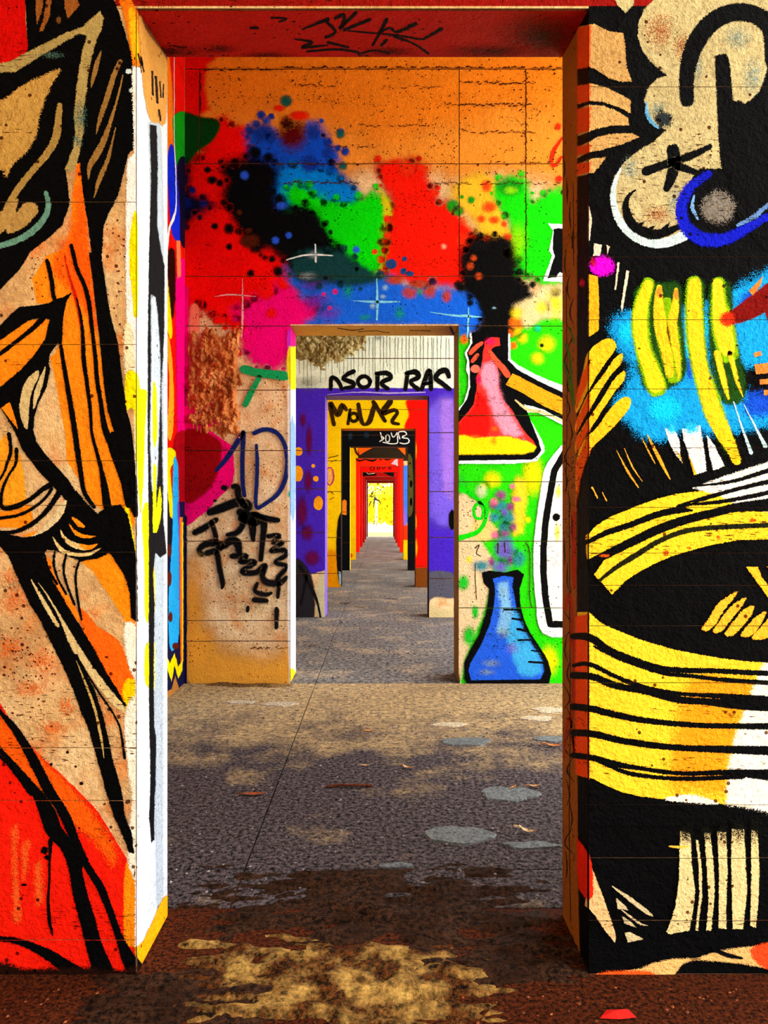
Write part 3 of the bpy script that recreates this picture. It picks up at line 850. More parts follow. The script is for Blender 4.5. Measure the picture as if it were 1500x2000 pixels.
# ================================================================== near wall, right side
P(cvR, 'black_ground', BLACK, [(1128, -60), (1640, -60), (1640, 1930), (1128, 1930)], 7, False, 'black painted ground of the mural', rough=.5)
P(cvR, 'reveal_brown', (150, 84, 24), [(1090, -20), (1128, -20), (1127, 700), (1126, 1000), (1129, 1700), (1134, 1930), (1090, 1930)], 4, False, 'bare brown strip of the door reveal')
SS(cvR, 'reveal_scratch', (38, 18, 6), [([(1100 + (k * 7) % 22, 300 + k * 47), (1103 + (k * 5) % 20, 330 + k * 47), (1101 + (k * 7) % 22, 352 + k * 47)], [1, 3, 1]) for k in range(30)], 1.5, label='dark wood-like streaks')
SS(cvR, 'reveal_scratch', (30, 14, 6), [([(1112, 980), (1114, 1400), (1112, 1600), (1115, 1800)], 1.6), ([(1106, 560), (1108, 760), (1106, 960)], 1.4), ([(1120, 360), (1121, 520)], 1.5)], 1)
SS(cvR, 'reveal_green', (60, 110, 20), [([(1104, 672), (1112, 690), (1116, 740), (1122, 790)], [5, 5, 5, 3]), ([(1102, 710), (1112, 750), (1120, 800)], [4, 4, 2]), ([(1114, 640), (1122, 670)], 4), ([(1098, 480), (1096, 510)], 5)], 2)
SS(cvR, 'reveal_red', (170, 40, 10), [([(1122, 1000), (1121, 1080), (1122, 1150)], [5, 8, 5]), ([(1104, 1190), (1112, 1160), (1118, 1200), (1116, 1260)], 6), ([(1122, 1240), (1122, 1330), (1116, 1420)], [6, 9, 4]), ([(1102, 1480), (1112, 1400), (1122, 1480)], [3, 5, 4]), ([(1118, 1430), (1124, 1470)], 5)], 2)
# pale cloud figure
P(cvR, 'pale_cloud', (186, 172, 124), [(1280, -60), (1276, 0), (1259, 17), (1248, 42), (1245, 70), (1254, 98), (1270, 120), (1293, 140), (1304, 147), (1282, 154), (1265, 174), (1258, 196), (1262, 218), (1273, 238), (1288, 249), (1302, 254), (1276, 277), (1248, 294), (1220, 316), (1200, 344), (1192, 378), (1198, 412), (1214, 442), (1240, 468), (1276, 482), (1304, 482), (1332, 470), (1349, 456), (1337, 430), (1330, 395), (1349, 352), (1366, 330), (1410, 330), (1419, 308), (1413, 269), (1407, 215), (1433, 196), (1452, 207), (1483, 179), (1497, 140), (1500, 100), (1520, 40), (1520, -60)], 3.5, False, 'pale lumpy cloud figure on black', jit=1.4, amount=.9)
B(cvR, 'brown_stain', (150, 84, 44), [(1290, 60, 34, 40), (1285, 420, 30, 18), (1330, 90, 22, 30)], .9, amount=.9, peak=.62, grow=1.25)
B(cvR, 'cool_shade', (120, 140, 130), [(1285, 215, 22, 20), (1440, 75, 30, 26), (1470, 150, 24, 40), (1360, 130, 14, 50), (1230, 330, 18, 26), (1318, 395, 16, 34)], .9, amount=.9, peak=.62, grow=1.25)
S(cvR, 'blue_rim', (90, 160, 210), [(1262, 200), (1264, 222), (1274, 240), (1286, 250)], [3, 7, 8, 4], 4)
P(cvR, 'dark_shade', (36, 44, 48), [(1276, 228), (1292, 214), (1312, 226), (1310, 246), (1288, 250)], 12)
S(cvR, 'white_ring', (194, 220, 228), [(1212, 330), (1198, 370), (1203, 415), (1225, 450), (1262, 472), (1300, 474), (1338, 460)], [4, 10, 14, 17, 19, 19, 20], 3, label='pale blue rim of the lower disc')
S(cvR, 'black_arc', BLACK, [(1342, 196), (1341, 150), (1350, 105), (1370, 66), (1400, 37), (1440, 24), (1480, 32), (1507, 60), (1512, 120)], [28, 30, 34, 36, 35, 35, 35, 37, 37], 4, label='thick black hooked arc')
S(cvR, 'black_bar', BLACK, [(1410, 118), (1414, 170), (1420, 250), (1432, 320)], [28, 31, 36, 50], 4)
P(cvR, 'black_patch', BLACK, [(1434, 205), (1470, 205), (1520, 150), (1520, 480), (1440, 420), (1425, 340)], 6)
SS(cvR, 'black_star', BLACK, [([(1262, 335), (1300, 321), (1345, 306), (1386, 287)], [18, 16, 15, 10]), ([(1314, 293), (1317, 320), (1310, 350), (1302, 368)], [25, 25, 19, 14]), ([(1325, 325), (1362, 338)], [18, 10])], 3, label='black crossed strokes on the pale disc')
S(cvR, 'black_arc', BLACK, [(1241, 371), (1226, 385), (1222, 405), (1229, 430), (1247, 448), (1275, 458), (1303, 453), (1332, 440)], [3, 8, 14, 18, 20, 20, 16, 10], 3)
PP(cvR, 'black_tooth', BLACK, [[(1240, 438), (1258, 434), (1252, 446)], [(1262, 446), (1280, 440), (1272, 452)], [(1290, 448), (1308, 434), (1304, 450)]], 1.5, False)
S(cvR, 'blue_ring', (12, 22, 190), [(1384, 340), (1352, 362), (1336, 385), (1330, 412), (1338, 440), (1358, 461), (1390, 470), (1422, 465), (1458, 446), (1498, 424)], [14, 18, 20, 22, 24, 26, 26, 22, 18, 14], 8, label='blue soft ring')
B(cvR, 'grey_disc', (118, 112, 104), [(1402, 406, 42, 40)], .55, label='grey speckled disc', amount=.95)
S(cvR, 'pale_blue_line', (110, 160, 220), [(1356, 382), (1352, 405), (1362, 428)], [3, 7, 4], 4)
S(cvR, 'pale_blue_line', (90, 130, 190), [(1440, 440), (1470, 425), (1500, 400)], [6, 9, 8], 6)
# ribs at the corner
ribs = [[(1128, 52), (1160, 47), (1185, 60), (1217, 66), (1221, 90), (1223, 130), (1234, 160), (1215, 160), (1190, 154), (1165, 137), (1150, 131), (1128, 134)],
        [(1130, 168), (1152, 163), (1180, 170), (1210, 184), (1231, 196), (1232, 222), (1210, 211), (1180, 200), (1150, 197), (1130, 204)],
        [(1130, 214), (1150, 205), (1180, 207), (1210, 220), (1227, 231), (1229, 245), (1195, 246), (1165, 252), (1130, 266)],
        [(1128, 288), (1150, 278), (1168, 267), (1200, 261), (1235, 261), (1249, 268), (1215, 282), (1180, 292), (1150, 298), (1128, 310)],
        [(1128, 322), (1150, 311), (1165, 309), (1184, 307), (1171, 325), (1160, 337), (1128, 345)]]
for r in ribs:
    P(cvR, 'pale_rib', (196, 154, 92), r, 3, False, amount=.9)
PP(cvR, 'red_rib', (226, 74, 24), [[(1128, a), (1154, a - 4), (1152, b), (1128, b + 6)] for a, b in ((54, 130), (168, 197), (213, 255), (286, 298), (320, 336))], 6, False)
P(cvR, 'pale_rib', (190, 180, 130), [(1192, -20), (1242, -20), (1236, 12), (1221, 26), (1205, 10)], 3, False)
# middle: magenta, bars, blue, yellow fingers
P(cvR, 'yellow_bar', (252, 170, 24), [(1150, 536), (1168, 540), (1170, 600), (1169, 646), (1150, 658)], 2, False)
PP(cvR, 'pale_sliver', (236, 212, 190), [[(1160, 476), (1175, 478), (1172, 500), (1158, 500)], [(1184, 478), (1191, 482), (1186, 498)], [(1206, 512), (1210, 514), (1203, 566), (1200, 567)], [(1223, 528), (1229, 530), (1221, 575), (1215, 610), (1212, 600)], [(1150, 400), (1156, 430), (1152, 470), (1150, 470)]], 1.5, False)
B(cvR, 'magenta_spot', (224, 0, 216), [(1176, 520, 30, 24)], .5, label='magenta spray spot')
B(cvR, 'crimson_spot', (170, 10, 60), [(1138, 552, 8, 12), (1158, 512, 8, 14)], .8)
P(cvR, 'blue_cloud', (16, 150, 226), [(1192, 628), (1235, 606), (1250, 622), (1300, 598), (1370, 590), (1392, 572), (1440, 560), (1480, 538), (1520, 540), (1520, 700), (1480, 715), (1440, 720), (1460, 770), (1500, 790), (1500, 830), (1450, 842), (1420, 850), (1380, 846), (1340, 836), (1300, 860), (1260, 856), (1230, 832), (1196, 795), (1218, 762), (1232, 712), (1205, 682)], 26, True, 'soft sky blue spray cloud')
B(cvR, 'deep_blue', (16, 70, 200), [(1470, 590, 40, 30), (1480, 790, 50, 36), (1350, 700, 20, 60)], .8)
B(cvR, 'cyan_glow', (10, 190, 250), [(1300, 800, 44, 36), (1222, 650, 20, 28), (1310, 640, 12, 40), (1380, 640, 10, 50), (1338, 680, 12, 40)], .8)
PP(cvR, 'green_halo', (24, 64, 10), [[(1244, 560), (1290, 552), (1332, 560), (1336, 640), (1340, 730), (1300, 762), (1258, 760), (1240, 690), (1238, 610)], [(1338, 556), (1374, 550), (1378, 650), (1392, 740), (1440, 880), (1420, 890), (1372, 790), (1345, 680)], [(1386, 556), (1424, 552), (1436, 640), (1456, 760), (1440, 790), (1400, 780), (1384, 690)]], 12, label='dark green spray behind the yellow bars')
SS(cvR, 'lime_edge', (120, 170, 0), [([(1266, 553), (1252, 600), (1250, 640), (1256, 680), (1270, 720), (1282, 757)], [24, 32, 36, 34, 38, 40]), ([(1355, 552), (1355, 600), (1358, 660), (1366, 715), (1378, 755), (1394, 805), (1412, 845)], [28, 36, 38, 34, 38, 40, 30]), ([(1403, 552), (1404, 590), (1412, 640), (1422, 690)], [24, 32, 46, 40]), ([(1302, 590), (1302, 640), (1310, 690), (1316, 735)], [20, 44, 40, 30])], 8)
SS(cvR, 'yellow_bar', (252, 208, 24), [([(1266, 556), (1252, 600), (1250, 640), (1256, 680), (1270, 720), (1282, 752)], [19, 25, 27, 25, 29, 33])], 4, label='vertical yellow spray bar')
SS(cvR, 'yellow_bar', (250, 190, 24), [([(1287, 562), (1286, 600), (1291, 640), (1300, 680), (1308, 730)], [11, 20, 26, 22, 16]), ([(1320, 566), (1318, 600), (1312, 640), (1322, 695), (1325, 738)], [7, 15, 20, 13, 5])], 4)
SS(cvR, 'yellow_bar', (252, 196, 26), [([(1356, 554), (1356, 600), (1359, 660), (1366, 712), (1377, 752), (1392, 802), (1412, 845), (1430, 880), (1438, 900)], [24, 28, 29, 27, 29, 33, 31, 21, 17])], 4, label='longest yellow spray bar')
SS(cvR, 'yellow_bar', (252, 200, 30), [([(1401, 553), (1403, 590), (1411, 640), (1420, 682)], [19, 23, 36, 30]), ([(1400, 690), (1412, 740), (1422, 778)], [12, 12, 5]), ([(1425, 690), (1438, 740), (1450, 775)], [10, 8, 2])], 4)
B(cvR, 'orange_spot', (240, 130, 40), [(1287, 572, 7, 14), (1320, 575, 6, 14)], .6)
S(cvR, 'dark_red_bar', (112, 8, 4), [(1424, 624), (1460, 606), (1510, 574)], [24, 38, 48], 6, label='dark red bar')
P(cvR, 'dark_red_bar', (112, 8, 4), [(1490, 590), (1520, 580), (1520, 650), (1505, 640)], 5)
B(cvR, 'red_spot', (214, 40, 8), [(1420, 624, 19, 20)], .7)
PP(cvR, 'orange_chip', (240, 124, 50), [[(1462, 568), (1490, 540), (1484, 558), (1470, 578)], [(1470, 690), (1484, 686), (1488, 694), (1474, 698)], [(1472, 712), (1520, 706), (1520, 728), (1476, 731)], [(1482, 742), (1520, 738), (1520, 750), (1484, 751)], [(1490, 762), (1520, 760), (1520, 771), (1492, 772)]], 2, False)
# fanned fingers by the corner
fingers = [[(1148, 692), (1165, 672), (1190, 661), (1203, 678), (1180, 712), (1155, 752), (1128, 806), (1127, 780), (1138, 735)],
           [(1150, 770), (1175, 736), (1200, 701), (1215, 691), (1213, 709), (1190, 736), (1165, 776), (1145, 812), (1127, 845), (1127, 822)],
           [(1127, 858), (1145, 825), (1175, 780), (1200, 740), (1219, 724), (1219, 741), (1200, 766), (1170, 811), (1145, 851), (1127, 886)],
           [(1127, 905), (1142, 860), (1165, 836), (1190, 801), (1215, 777), (1231, 779), (1229, 796), (1210, 821), (1180, 852), (1150, 884), (1132, 945), (1127, 1000)]]
for f in fingers:
    P(cvR, 'yellow_finger', (252, 186, 26), f, 2.5, True)
PP(cvR, 'orange_finger', (238, 92, 14), [[(1127, 800), (1150, 745), (1153, 700), (1138, 735), (1127, 770)], [(1127, 845), (1152, 800), (1152, 768), (1127, 822)], [(1127, 886), (1152, 840), (1150, 818), (1127, 858)], [(1127, 1000), (1134, 940), (1152, 882), (1150, 850), (1127, 905)]], 5, False)
# white and yellow spikes
PP(cvR, 'white_spike', (236, 228, 226), [[(1298, 838), (1316, 834), (1326, 860), (1329, 890), (1333, 906), (1318, 886), (1305, 862)], [(1331, 838), (1366, 830), (1375, 880), (1379, 920), (1357, 928), (1345, 890), (1335, 860)], [(1380, 850), (1395, 870), (1414, 910), (1393, 919), (1385, 890)]], 3, False, 'white spikes under the blue cloud')
B(cvR, 'cyan_glow', (30, 180, 240), [(1312, 838, 16, 14), (1350, 836, 22, 18)], .9)
PP(cvR, 'yellow_spike', (250, 182, 20), [[(1318, 880), (1328, 888), (1333, 906)], [(1345, 892), (1352, 905), (1360, 927), (1355, 928)], [(1428, 888), (1440, 880), (1444, 896), (1430, 903)]], 3, False)
SS(cvR, 'pale_ray', (180, 216, 226), [([(1432, 785), (1450, 840), (1466, 884)], [2, 4, 8]), ([(1452, 790), (1475, 835), (1494, 872)], [1, 4, 8])], 2)
SS(cvR, 'orange_ray', (240, 160, 40), [([(1264, 850), (1285, 892), (1308, 936)], [2, 7, 2]), ([(1253, 856), (1268, 885), (1279, 906)], [1, 3, 1]), ([(1219, 876), (1235, 912), (1254, 940)], [1, 3, 1]), ([(1204, 880), (1225, 920), (1246, 952)], [1, 4, 2]), ([(1156, 952), (1166, 972)], 3), ([(1176, 962), (1184, 978)], 2)], 1.5)
# sweeping yellow arcs
P(cvR, 'yellow_arc', (255, 200, 36), [(1146, 1046), (1165, 1025), (1195, 1008), (1240, 990), (1280, 975), (1320, 965), (1380, 957), (1420, 944), (1520, 898), (1520, 1052), (1440, 1055), (1390, 1064), (1330, 1080), (1290, 1095), (1250, 1115), (1220, 1135), (1195, 1161), (1160, 1122), (1180, 1092), (1150, 1102), (1146, 1075)], 2.5, False, 'wide yellow arc of the mural')
P(cvR, 'white_arc', (240, 234, 224), [(1352, 953), (1420, 928), (1520, 896), (1520, 1004), (1450, 992), (1432, 984), (1410, 970)], 5, False, 'white end of the arc')
SS(cvR, 'black_line', BLACK, [([(1142, 1062), (1180, 1042), (1230, 1025), (1280, 1006), (1320, 997), (1350, 997)], [8, 11, 12, 13, 13, 5])], 2.5)
SS(cvR, 'black_line', BLACK, [([(1140, 1106), (1180, 1085), (1230, 1060), (1290, 1032), (1340, 1015), (1400, 1000), (1440, 991), (1520, 985)], [14, 16, 17, 18, 17, 16, 18, 28])], 2.5)
SS(cvR, 'black_line', (24, 26, 8), [([(1170, 1134), (1200, 1110), (1240, 1085), (1290, 1055), (1340, 1037), (1400, 1030), (1520, 1025)], [6, 9, 11, 10, 10, 10, 9])], 2.5)
SS(cvR, 'black_line', BLACK, [([(1325, 990), (1380, 972), (1440, 955), (1520, 936)], [10, 9, 8, 10]), ([(1350, 985), (1420, 978), (1520, 958)], [6, 8, 9]), ([(1350, 950), (1430, 940), (1520, 912)], [3, 7, 10])], 2.5)
B(cvR, 'red_speck', (230, 80, 10), [(1300, 1080, 10, 8), (1402, 1050, 5, 7), (1470, 1016, 10, 5), (1180, 1085, 14, 4), (1345, 1070, 6, 4)], .9)
PP(cvR, 'yellow_chip', (252, 176, 36), [[(1456, 1107), (1479, 1107), (1486, 1126), (1520, 1170), (1520, 1195), (1480, 1140)], [(1496, 1107), (1520, 1107), (1520, 1130)]], 2, False)
claws = [[(1369, 1229), (1385, 1205), (1400, 1180), (1420, 1165), (1441, 1154), (1430, 1171), (1410, 1196), (1395, 1221), (1378, 1233)],
         [(1391, 1233), (1410, 1205), (1430, 1181), (1456, 1167), (1446, 1186), (1426, 1211), (1408, 1233)],
         [(1414, 1238), (1435, 1210), (1450, 1191), (1471, 1182), (1466, 1201), (1446, 1226), (1430, 1241)],
         [(1445, 1241), (1465, 1215), (1480, 1201), (1496, 1194), (1486, 1216), (1468, 1240)],
         [(1467, 1246), (1485, 1225), (1520, 1190), (1520, 1230), (1490, 1248)]]
for c in claws:
    P(cvR, 'gold_claw', (246, 172, 40), c, 3)
P(cvR, 'yellow_field', (255, 198, 40), [(1130, 1196), (1150, 1195), (1170, 1214), (1200, 1229), (1250, 1249), (1310, 1267), (1380, 1281), (1450, 1291), (1520, 1295), (1520, 1586), (1440, 1573), (1380, 1566), (1310, 1562), (1250, 1555), (1210, 1545), (1180, 1532), (1160, 1521), (1130, 1514)], 2.5, False, 'broad yellow field of the mural')
P(cvR, 'orange_field', (255, 152, 20), [(1360, 1316), (1440, 1320), (1476, 1326), (1470, 1360), (1440, 1430), (1424, 1500), (1418, 1548), (1360, 1542), (1310, 1536), (1316, 1440), (1326, 1370)], 40)
P(cvR, 'black_edge', BLACK, [(1150, 1521), (1180, 1533), (1210, 1546), (1250, 1556), (1310, 1563), (1380, 1567), (1440, 1574), (1520, 1588), (1520, 1612), (1150, 1612)], 2, False)
P(cvR, 'white_field', (246, 240, 222), [(1490, 1296), (1520, 1292), (1520, 1590), (1450, 1574), (1418, 1570), (1421, 1500), (1437, 1430), (1460, 1370), (1475, 1330)], 12, False, 'white end of the striped field')
P(cvR, 'white_field', (244, 236, 210), [(1300, 1562), (1320, 1553), (1355, 1552), (1390, 1562), (1400, 1570)], 5)
P(cvR, 'red_wrap', (238, 76, 14), [(1126, 1204), (1150, 1200), (1151, 1520), (1126, 1512)], 5, False, 'red-orange wrap round the corner')
for pts, w in (([(1122, 1243), (1152, 1245), (1190, 1270), (1240, 1290), (1290, 1305), (1340, 1309), (1400, 1310), (1520, 1316)], [12, 15, 14, 13, 12, 11, 10, 11]),
               ([(1160, 1262), (1200, 1282), (1250, 1300), (1300, 1315), (1350, 1320), (1420, 1328), (1520, 1334)], [5, 7, 9, 9, 8, 9, 10]),
               ([(1122, 1300), (1152, 1297), (1200, 1320), (1250, 1340), (1300, 1352), (1350, 1356), (1420, 1360), (1520, 1368)], [7, 9, 9, 10, 11, 8, 12, 16]),
               ([(1122, 1319), (1160, 1322), (1200, 1338), (1260, 1350), (1320, 1365), (1380, 1370), (1440, 1375), (1520, 1378)], [14, 14, 14, 12, 14, 14, 20, 24]),
               ([(1122, 1380), (1160, 1385), (1200, 1395), (1250, 1405), (1320, 1413), (1400, 1417), (1520, 1418)], [13, 14, 13, 12, 11, 11, 13]),
               ([(1122, 1431), (1160, 1433), (1200, 1443), (1260, 1453), (1330, 1460), (1420, 1463), (1520, 1466)], [13, 14, 13, 13, 12, 15, 19]),
               ([(1122, 1475), (1160, 1480), (1190, 1490), (1240, 1498), (1300, 1507), (1350, 1510), (1420, 1508), (1520, 1514)], [11, 12, 15, 9, 9, 9, 12, 24]),
               ([(1186, 1494), (1230, 1510), (1290, 1518), (1350, 1520), (1450, 1516)], [6, 9, 8, 9, 9])):
    S(cvR, 'black_stripe', BLACK, pts, w, 2.5)
# pale bars and the foot of the mural
bars = [[(1327, 1622), (1348, 1626), (1350, 1690), (1357, 1740), (1352, 1780), (1346, 1816), (1305, 1823), (1301, 1818), (1318, 1770), (1325, 1720), (1326, 1680)],
        [(1358, 1640), (1363, 1640), (1370, 1700), (1370, 1750), (1362, 1816), (1357, 1816), (1365, 1750), (1364, 1700)],
        [(1374, 1624), (1386, 1626), (1393, 1690), (1395, 1740), (1388, 1816), (1378, 1816), (1383, 1760), (1380, 1700)],
        [(1399, 1622), (1417, 1624), (1420, 1700), (1417, 1780), (1418, 1813), (1402, 1811), (1403, 1750), (1403, 1690)],
        [(1428, 1618), (1452, 1618), (1455, 1680), (1458, 1740), (1450, 1813), (1430, 1813), (1428, 1740), (1427, 1690)],
        [(1466, 1620), (1479, 1622), (1482, 1700), (1480, 1760), (1475, 1811), (1464, 1806), (1466, 1700)]]
for b in bars:
    P(cvR, 'pale_bar', (222, 198, 136), b, 2.5, False)
B(cvR, 'dark_mist', (16, 16, 10), [(1338, 1626, 20, 22), (1380, 1626, 22, 24), (1410, 1626, 20, 26), (1442, 1622, 22, 30), (1474, 1622, 18, 30)], .8, peak=.62, grow=1.25)
S(cvR, 'gold_dash', (236, 180, 60), [(1306, 1652), (1325, 1653), (1342, 1652)], [3, 5, 3], 1.5)
P(cvR, 'pale_wedge', (226, 180, 120), [(1155, 1694), (1166, 1720), (1181, 1760), (1191, 1790), (1203, 1830), (1200, 1839), (1180, 1815), (1160, 1785), (1145, 1768), (1148, 1748), (1156, 1752)], 2.5, False)
P(cvR, 'red_wedge', (226, 34, 6), [(1130, 1636), (1150, 1664), (1157, 1700), (1158, 1745), (1150, 1757), (1143, 1750), (1133, 1735), (1130, 1700)], 4, False)
SS(cvR, 'pale_blade', (206, 186, 140), [([(1195, 1730), (1230, 1755), (1260, 1778), (1273, 1787)], [2, 8, 8, 3]), ([(1214, 1776), (1232, 1790), (1250, 1803), (1264, 1806)], [2, 4, 4, 1])], 2)
PP(cvR, 'pale_blade', (206, 186, 140), [[(1202, 1752), (1218, 1765), (1226, 1776), (1206, 1774)], [(1214, 1788), (1228, 1796), (1242, 1810), (1218, 1802)], [(1219, 1820), (1228, 1818), (1256, 1832), (1226, 1839)]], 2, False)
P(cvR, 'foot_band', (224, 176, 104), [(1150, 1912), (1165, 1900), (1200, 1896), (1250, 1890), (1272, 1880), (1310, 1871), (1360, 1870), (1400, 1855), (1440, 1850), (1520, 1840), (1520, 1894), (1450, 1881), (1400, 1876), (1355, 1873), (1332, 1881), (1312, 1906), (1290, 1930), (1150, 1930)], 6, False, 'pale band along the floor')
P(cvR, 'orange_foot', (236, 84, 24), [(1150, 1915), (1170, 1899), (1220, 1894), (1270, 1896), (1280, 1912), (1240, 1930), (1150, 1930)], 8)
P(cvR, 'orange_foot', (236, 70, 26), [(1466, 1850), (1520, 1842), (1520, 1890), (1480, 1882)], 8)
S(cvR, 'black_streak', BLACK, [(1390, 1852), (1420, 1864), (1448, 1870)], [6, 9, 4], 3)

# soffit under the near lintel, and its front edge
SOF_N = Vector((0, (2.605 - 2.558) / (THICK[0] - .008), -1)).normalized()
cvS = Canvas(walls[0], [(-900, 2900, Vector((0, WALL_Y[0] + .008, 2.558)), SOF_N)], .00010, clip=(200, 1250, -80, 160),
             clip3=[((DL, 0, 0), (-1, 0, 0)), ((DR, 0, 0), (1, 0, 0)), ((0, WALL_Y[0] + .008, 0), (0, -1, 0)), ((0, WALL_Y[0] + .299, 0), (0, 1, 0))])
P(cvS, 'red_soffit', (170, 18, 8), [(200, -80), (1250, -80), (1250, 160), (200, 160)], 0, False, 'dull red underside of the lintel')
B(cvS, 'orange_stain', (206, 84, 20), [(520, 4, 60, 14), (860, 4, 50, 10)], .9, peak=.62, grow=1.25)
B(cvS, 'dark_blot', (40, 6, 4), [(330, 100, 70, 14), (430, 95, 40, 10), (520, 108, 60, 8), (590, 5, 26, 12), (770, 8, 50, 12), (760, 100, 60, 10), (900, 10, 60, 10), (1060, 70, 90, 50), (960, 100, 100, 16)], .95, peak=.62, grow=1.25)  # darker blotches on the red underside, broadest toward the right
SS(cvS, 'soffit_tag', (14, 4, 4), [([(590, 57), (640, 37)], [3, 8]), ([(636, 40), (655, 62), (636, 72)], 6), ([(655, 35), (672, 28), (668, 52), (662, 56), (695, 25)], 7), ([(672, 58), (722, 38)], [6, 7]), ([(680, 60), (770, 68), (820, 76), (830, 74), (862, 56)], [3, 4, 4, 5, 7]), ([(755, 38), (738, 70), (728, 88)], [8, 6, 5]), ([(740, 64), (762, 54), (775, 62), (812, 46)], [5, 5, 6, 8]), ([(755, 78), (745, 88)], 6), ([(770, 70), (810, 86), (836, 104)], [6, 4, 5]), ([(576, 76), (610, 82), (590, 92), (640, 88)], [3, 6, 6, 4]), ([(600, 100), (660, 96), (700, 102)], 5), ([(640, 82), (680, 92)], 5), ([(700, 106), (730, 98), (760, 104)], 4), ([(530, 34), (560, 36), (545, 42)], 4), ([(490, 54), (502, 54)], 6)], 3, label='black tag scrawled on the red soffit')
cvF = Canvas(walls[0], [(-900, 2900, front, NF)], .00010, clip=(180, 1300, -260, 12), holes=[], clip3=[((0, 0, 2.56), (0, 0, -1))])
P(cvF, 'red_lintel', (140, 16, 8), [(225, -260), (1290, -260), (1290, 40), (225, 40)], 6, False, 'red face of the lintel')

# ================================================================== second wall
ym = WALL_Y[1]
d2l, d2r = VX + DL * sc(1), VX + DR * sc(1)
d2t = VY - (DOOR_H - CAM_Z) * sc(1)
cv2 = Canvas(walls[1], [(-900, 2900, Vector((0, ym, 0)), NF)], .00012, JOINTS[1], 1.6,
             clip=(VX + XL * sc(1) + .5, 1292, -60, 1400), holes=[(d2l, d2r, d2t, 1500)])
P(cv2, 'orange_wash', (240, 146, 44), [(340, -60), (1292, -60), (1292, 420), (1040, 345), (900, 345), (760, 330), (640, 350), (440, 320), (340, 320)], 60, True, 'orange wash over the top of the wall')
P(cv2, 'orange_wash', (246, 134, 26), [(420, -60), (1292, -60), (1292, 190), (1000, 210), (760, 260), (560, 210), (420, 200)], 90)
P(cv2, 'red_corner', (236, 10, 4), [(340, -60), (420, -60), (425, 110), (405, 128), (400, 170), (408, 215), (380, 232), (340, 232)], 12, False, 'red sprayed corner')
P(cv2, 'green_wash', (40, 216, 8), [(892, 640), (920, 660), (1000, 640), (1060, 622), (1110, 600), (1292, 560), (1292, 1400), (892, 1400)], 20, False, 'bright green ground behind the flasks')
# left side fields
C(cv2, 'red_ground', (240, 10, 4), [(350, 330), (420, 290), (480, 280), (540, 330), (560, 420), (640, 480), (660, 560), (600, 640), (480, 650), (400, 610), (350, 600)], 24, True, 'red ground under the spray clouds')
C(cv2, 'blue_ground', (12, 60, 150), [(500, 290), (600, 290), (660, 330), (700, 400), (650, 440), (560, 430), (520, 400)], 24)
C(cv2, 'green_ground', (16, 120, 20), [(570, 400), (700, 400), (760, 410), (770, 470), (760, 550), (660, 550), (590, 520), (560, 450)], 24)
C(cv2, 'lime_ground', (180, 214, 20), [(740, 400), (772, 400), (766, 470), (764, 545), (738, 545), (736, 470)], 14)
C(cv2, 'smoky_ground', (60, 40, 16), [(880, 470), (960, 450), (1010, 470), (1016, 540), (1030, 570), (1010, 620), (930, 620), (900, 570)], 24)
C(cv2, 'red_cloud', (250, 6, 2), [(372, 320), (395, 300), (412, 244), (440, 226), (456, 245), (480, 246), (497, 260), (482, 290), (502, 302), (480, 330), (462, 360), (460, 400), (470, 430), (490, 470), (520, 500), (550, 535), (570, 556), (604, 560), (604, 600), (575, 640), (560, 690), (480, 692), (462, 650), (400, 602), (352, 592), (350, 450), (365, 420), (365, 380)], 26, True, 'large red spray cloud')
C(cv2, 'pink_cloud', (255, 0, 124), [(458, 604), (520, 572), (560, 546), (600, 560), (642, 572), (652, 600), (642, 636), (580, 642), (577, 682), (566, 702), (540, 722), (502, 716), (480, 690), (470, 650)], 34, True, 'pink spray cloud by the door corner')
B(cv2, 'pink_dot', (255, 0, 120), [(485, 676, 14), (538, 706, 15), (500, 650, 16), (498, 705, 9)], .8)
B(cv2, 'red_dot', (250, 10, 10), [(530, 612, 15), (555, 555, 16), (520, 570, 22), (465, 640, 22, 14), (430, 625, 20, 12)], .8)
P(cv2, 'pink_edge', (255, 0, 130), [(350, 560), (368, 560), (370, 700), (368, 790), (356, 800), (350, 700)], 6, False)
P(cv2, 'salmon_edge', (240, 130, 100), [(372, 600), (388, 600), (388, 660), (372, 660)], 8)
P(cv2, 'green_wedge', (6, 62, 14), [(344, 226), (395, 229), (424, 235), (430, 248), (415, 275), (386, 296), (366, 322), (344, 330)], 8, True, 'dark green wedge')  # dark green sprayed paint in the corner
C(cv2, 'navy_cloud', (14, 10, 44), [(344, 318), (366, 326), (372, 350), (368, 378), (400, 385), (418, 398), (396, 416), (366, 432), (352, 470), (344, 470)], 26)
B(cv2, 'navy_dot', (10, 24, 110), [(376, 372, 10), (398, 398, 10), (364, 396, 16)], .8)
C(cv2, 'blue_cloud', (14, 78, 224), [(478, 262), (490, 246), (520, 242), (546, 264), (580, 272), (600, 238), (625, 242), (640, 270), (655, 290), (662, 312), (645, 340), (672, 360), (694, 380), (692, 402), (660, 407), (620, 392), (580, 362), (562, 382), (547, 404), (530, 372), (500, 342), (480, 322), (490, 292)], 26, True, 'deep blue spray cloud')
C(cv2, 'sky_cloud', (0, 134, 250), [(548, 326), (620, 326), (660, 346), (697, 374), (696, 404), (640, 400), (590, 374), (552, 404), (536, 372)], 34, True, 'lighter blue spray patch')
B(cv2, 'blue_dot', (16, 52, 170), [(487, 255, 12), (512, 260, 24), (530, 268, 16), (641, 278, 13), (674, 296, 12), (660, 290, 10), (510, 225, 12), (530, 228, 9), (612, 260, 18), (640, 300, 15), (605, 320, 22), (665, 258, 10), (668, 322, 9)], .8)
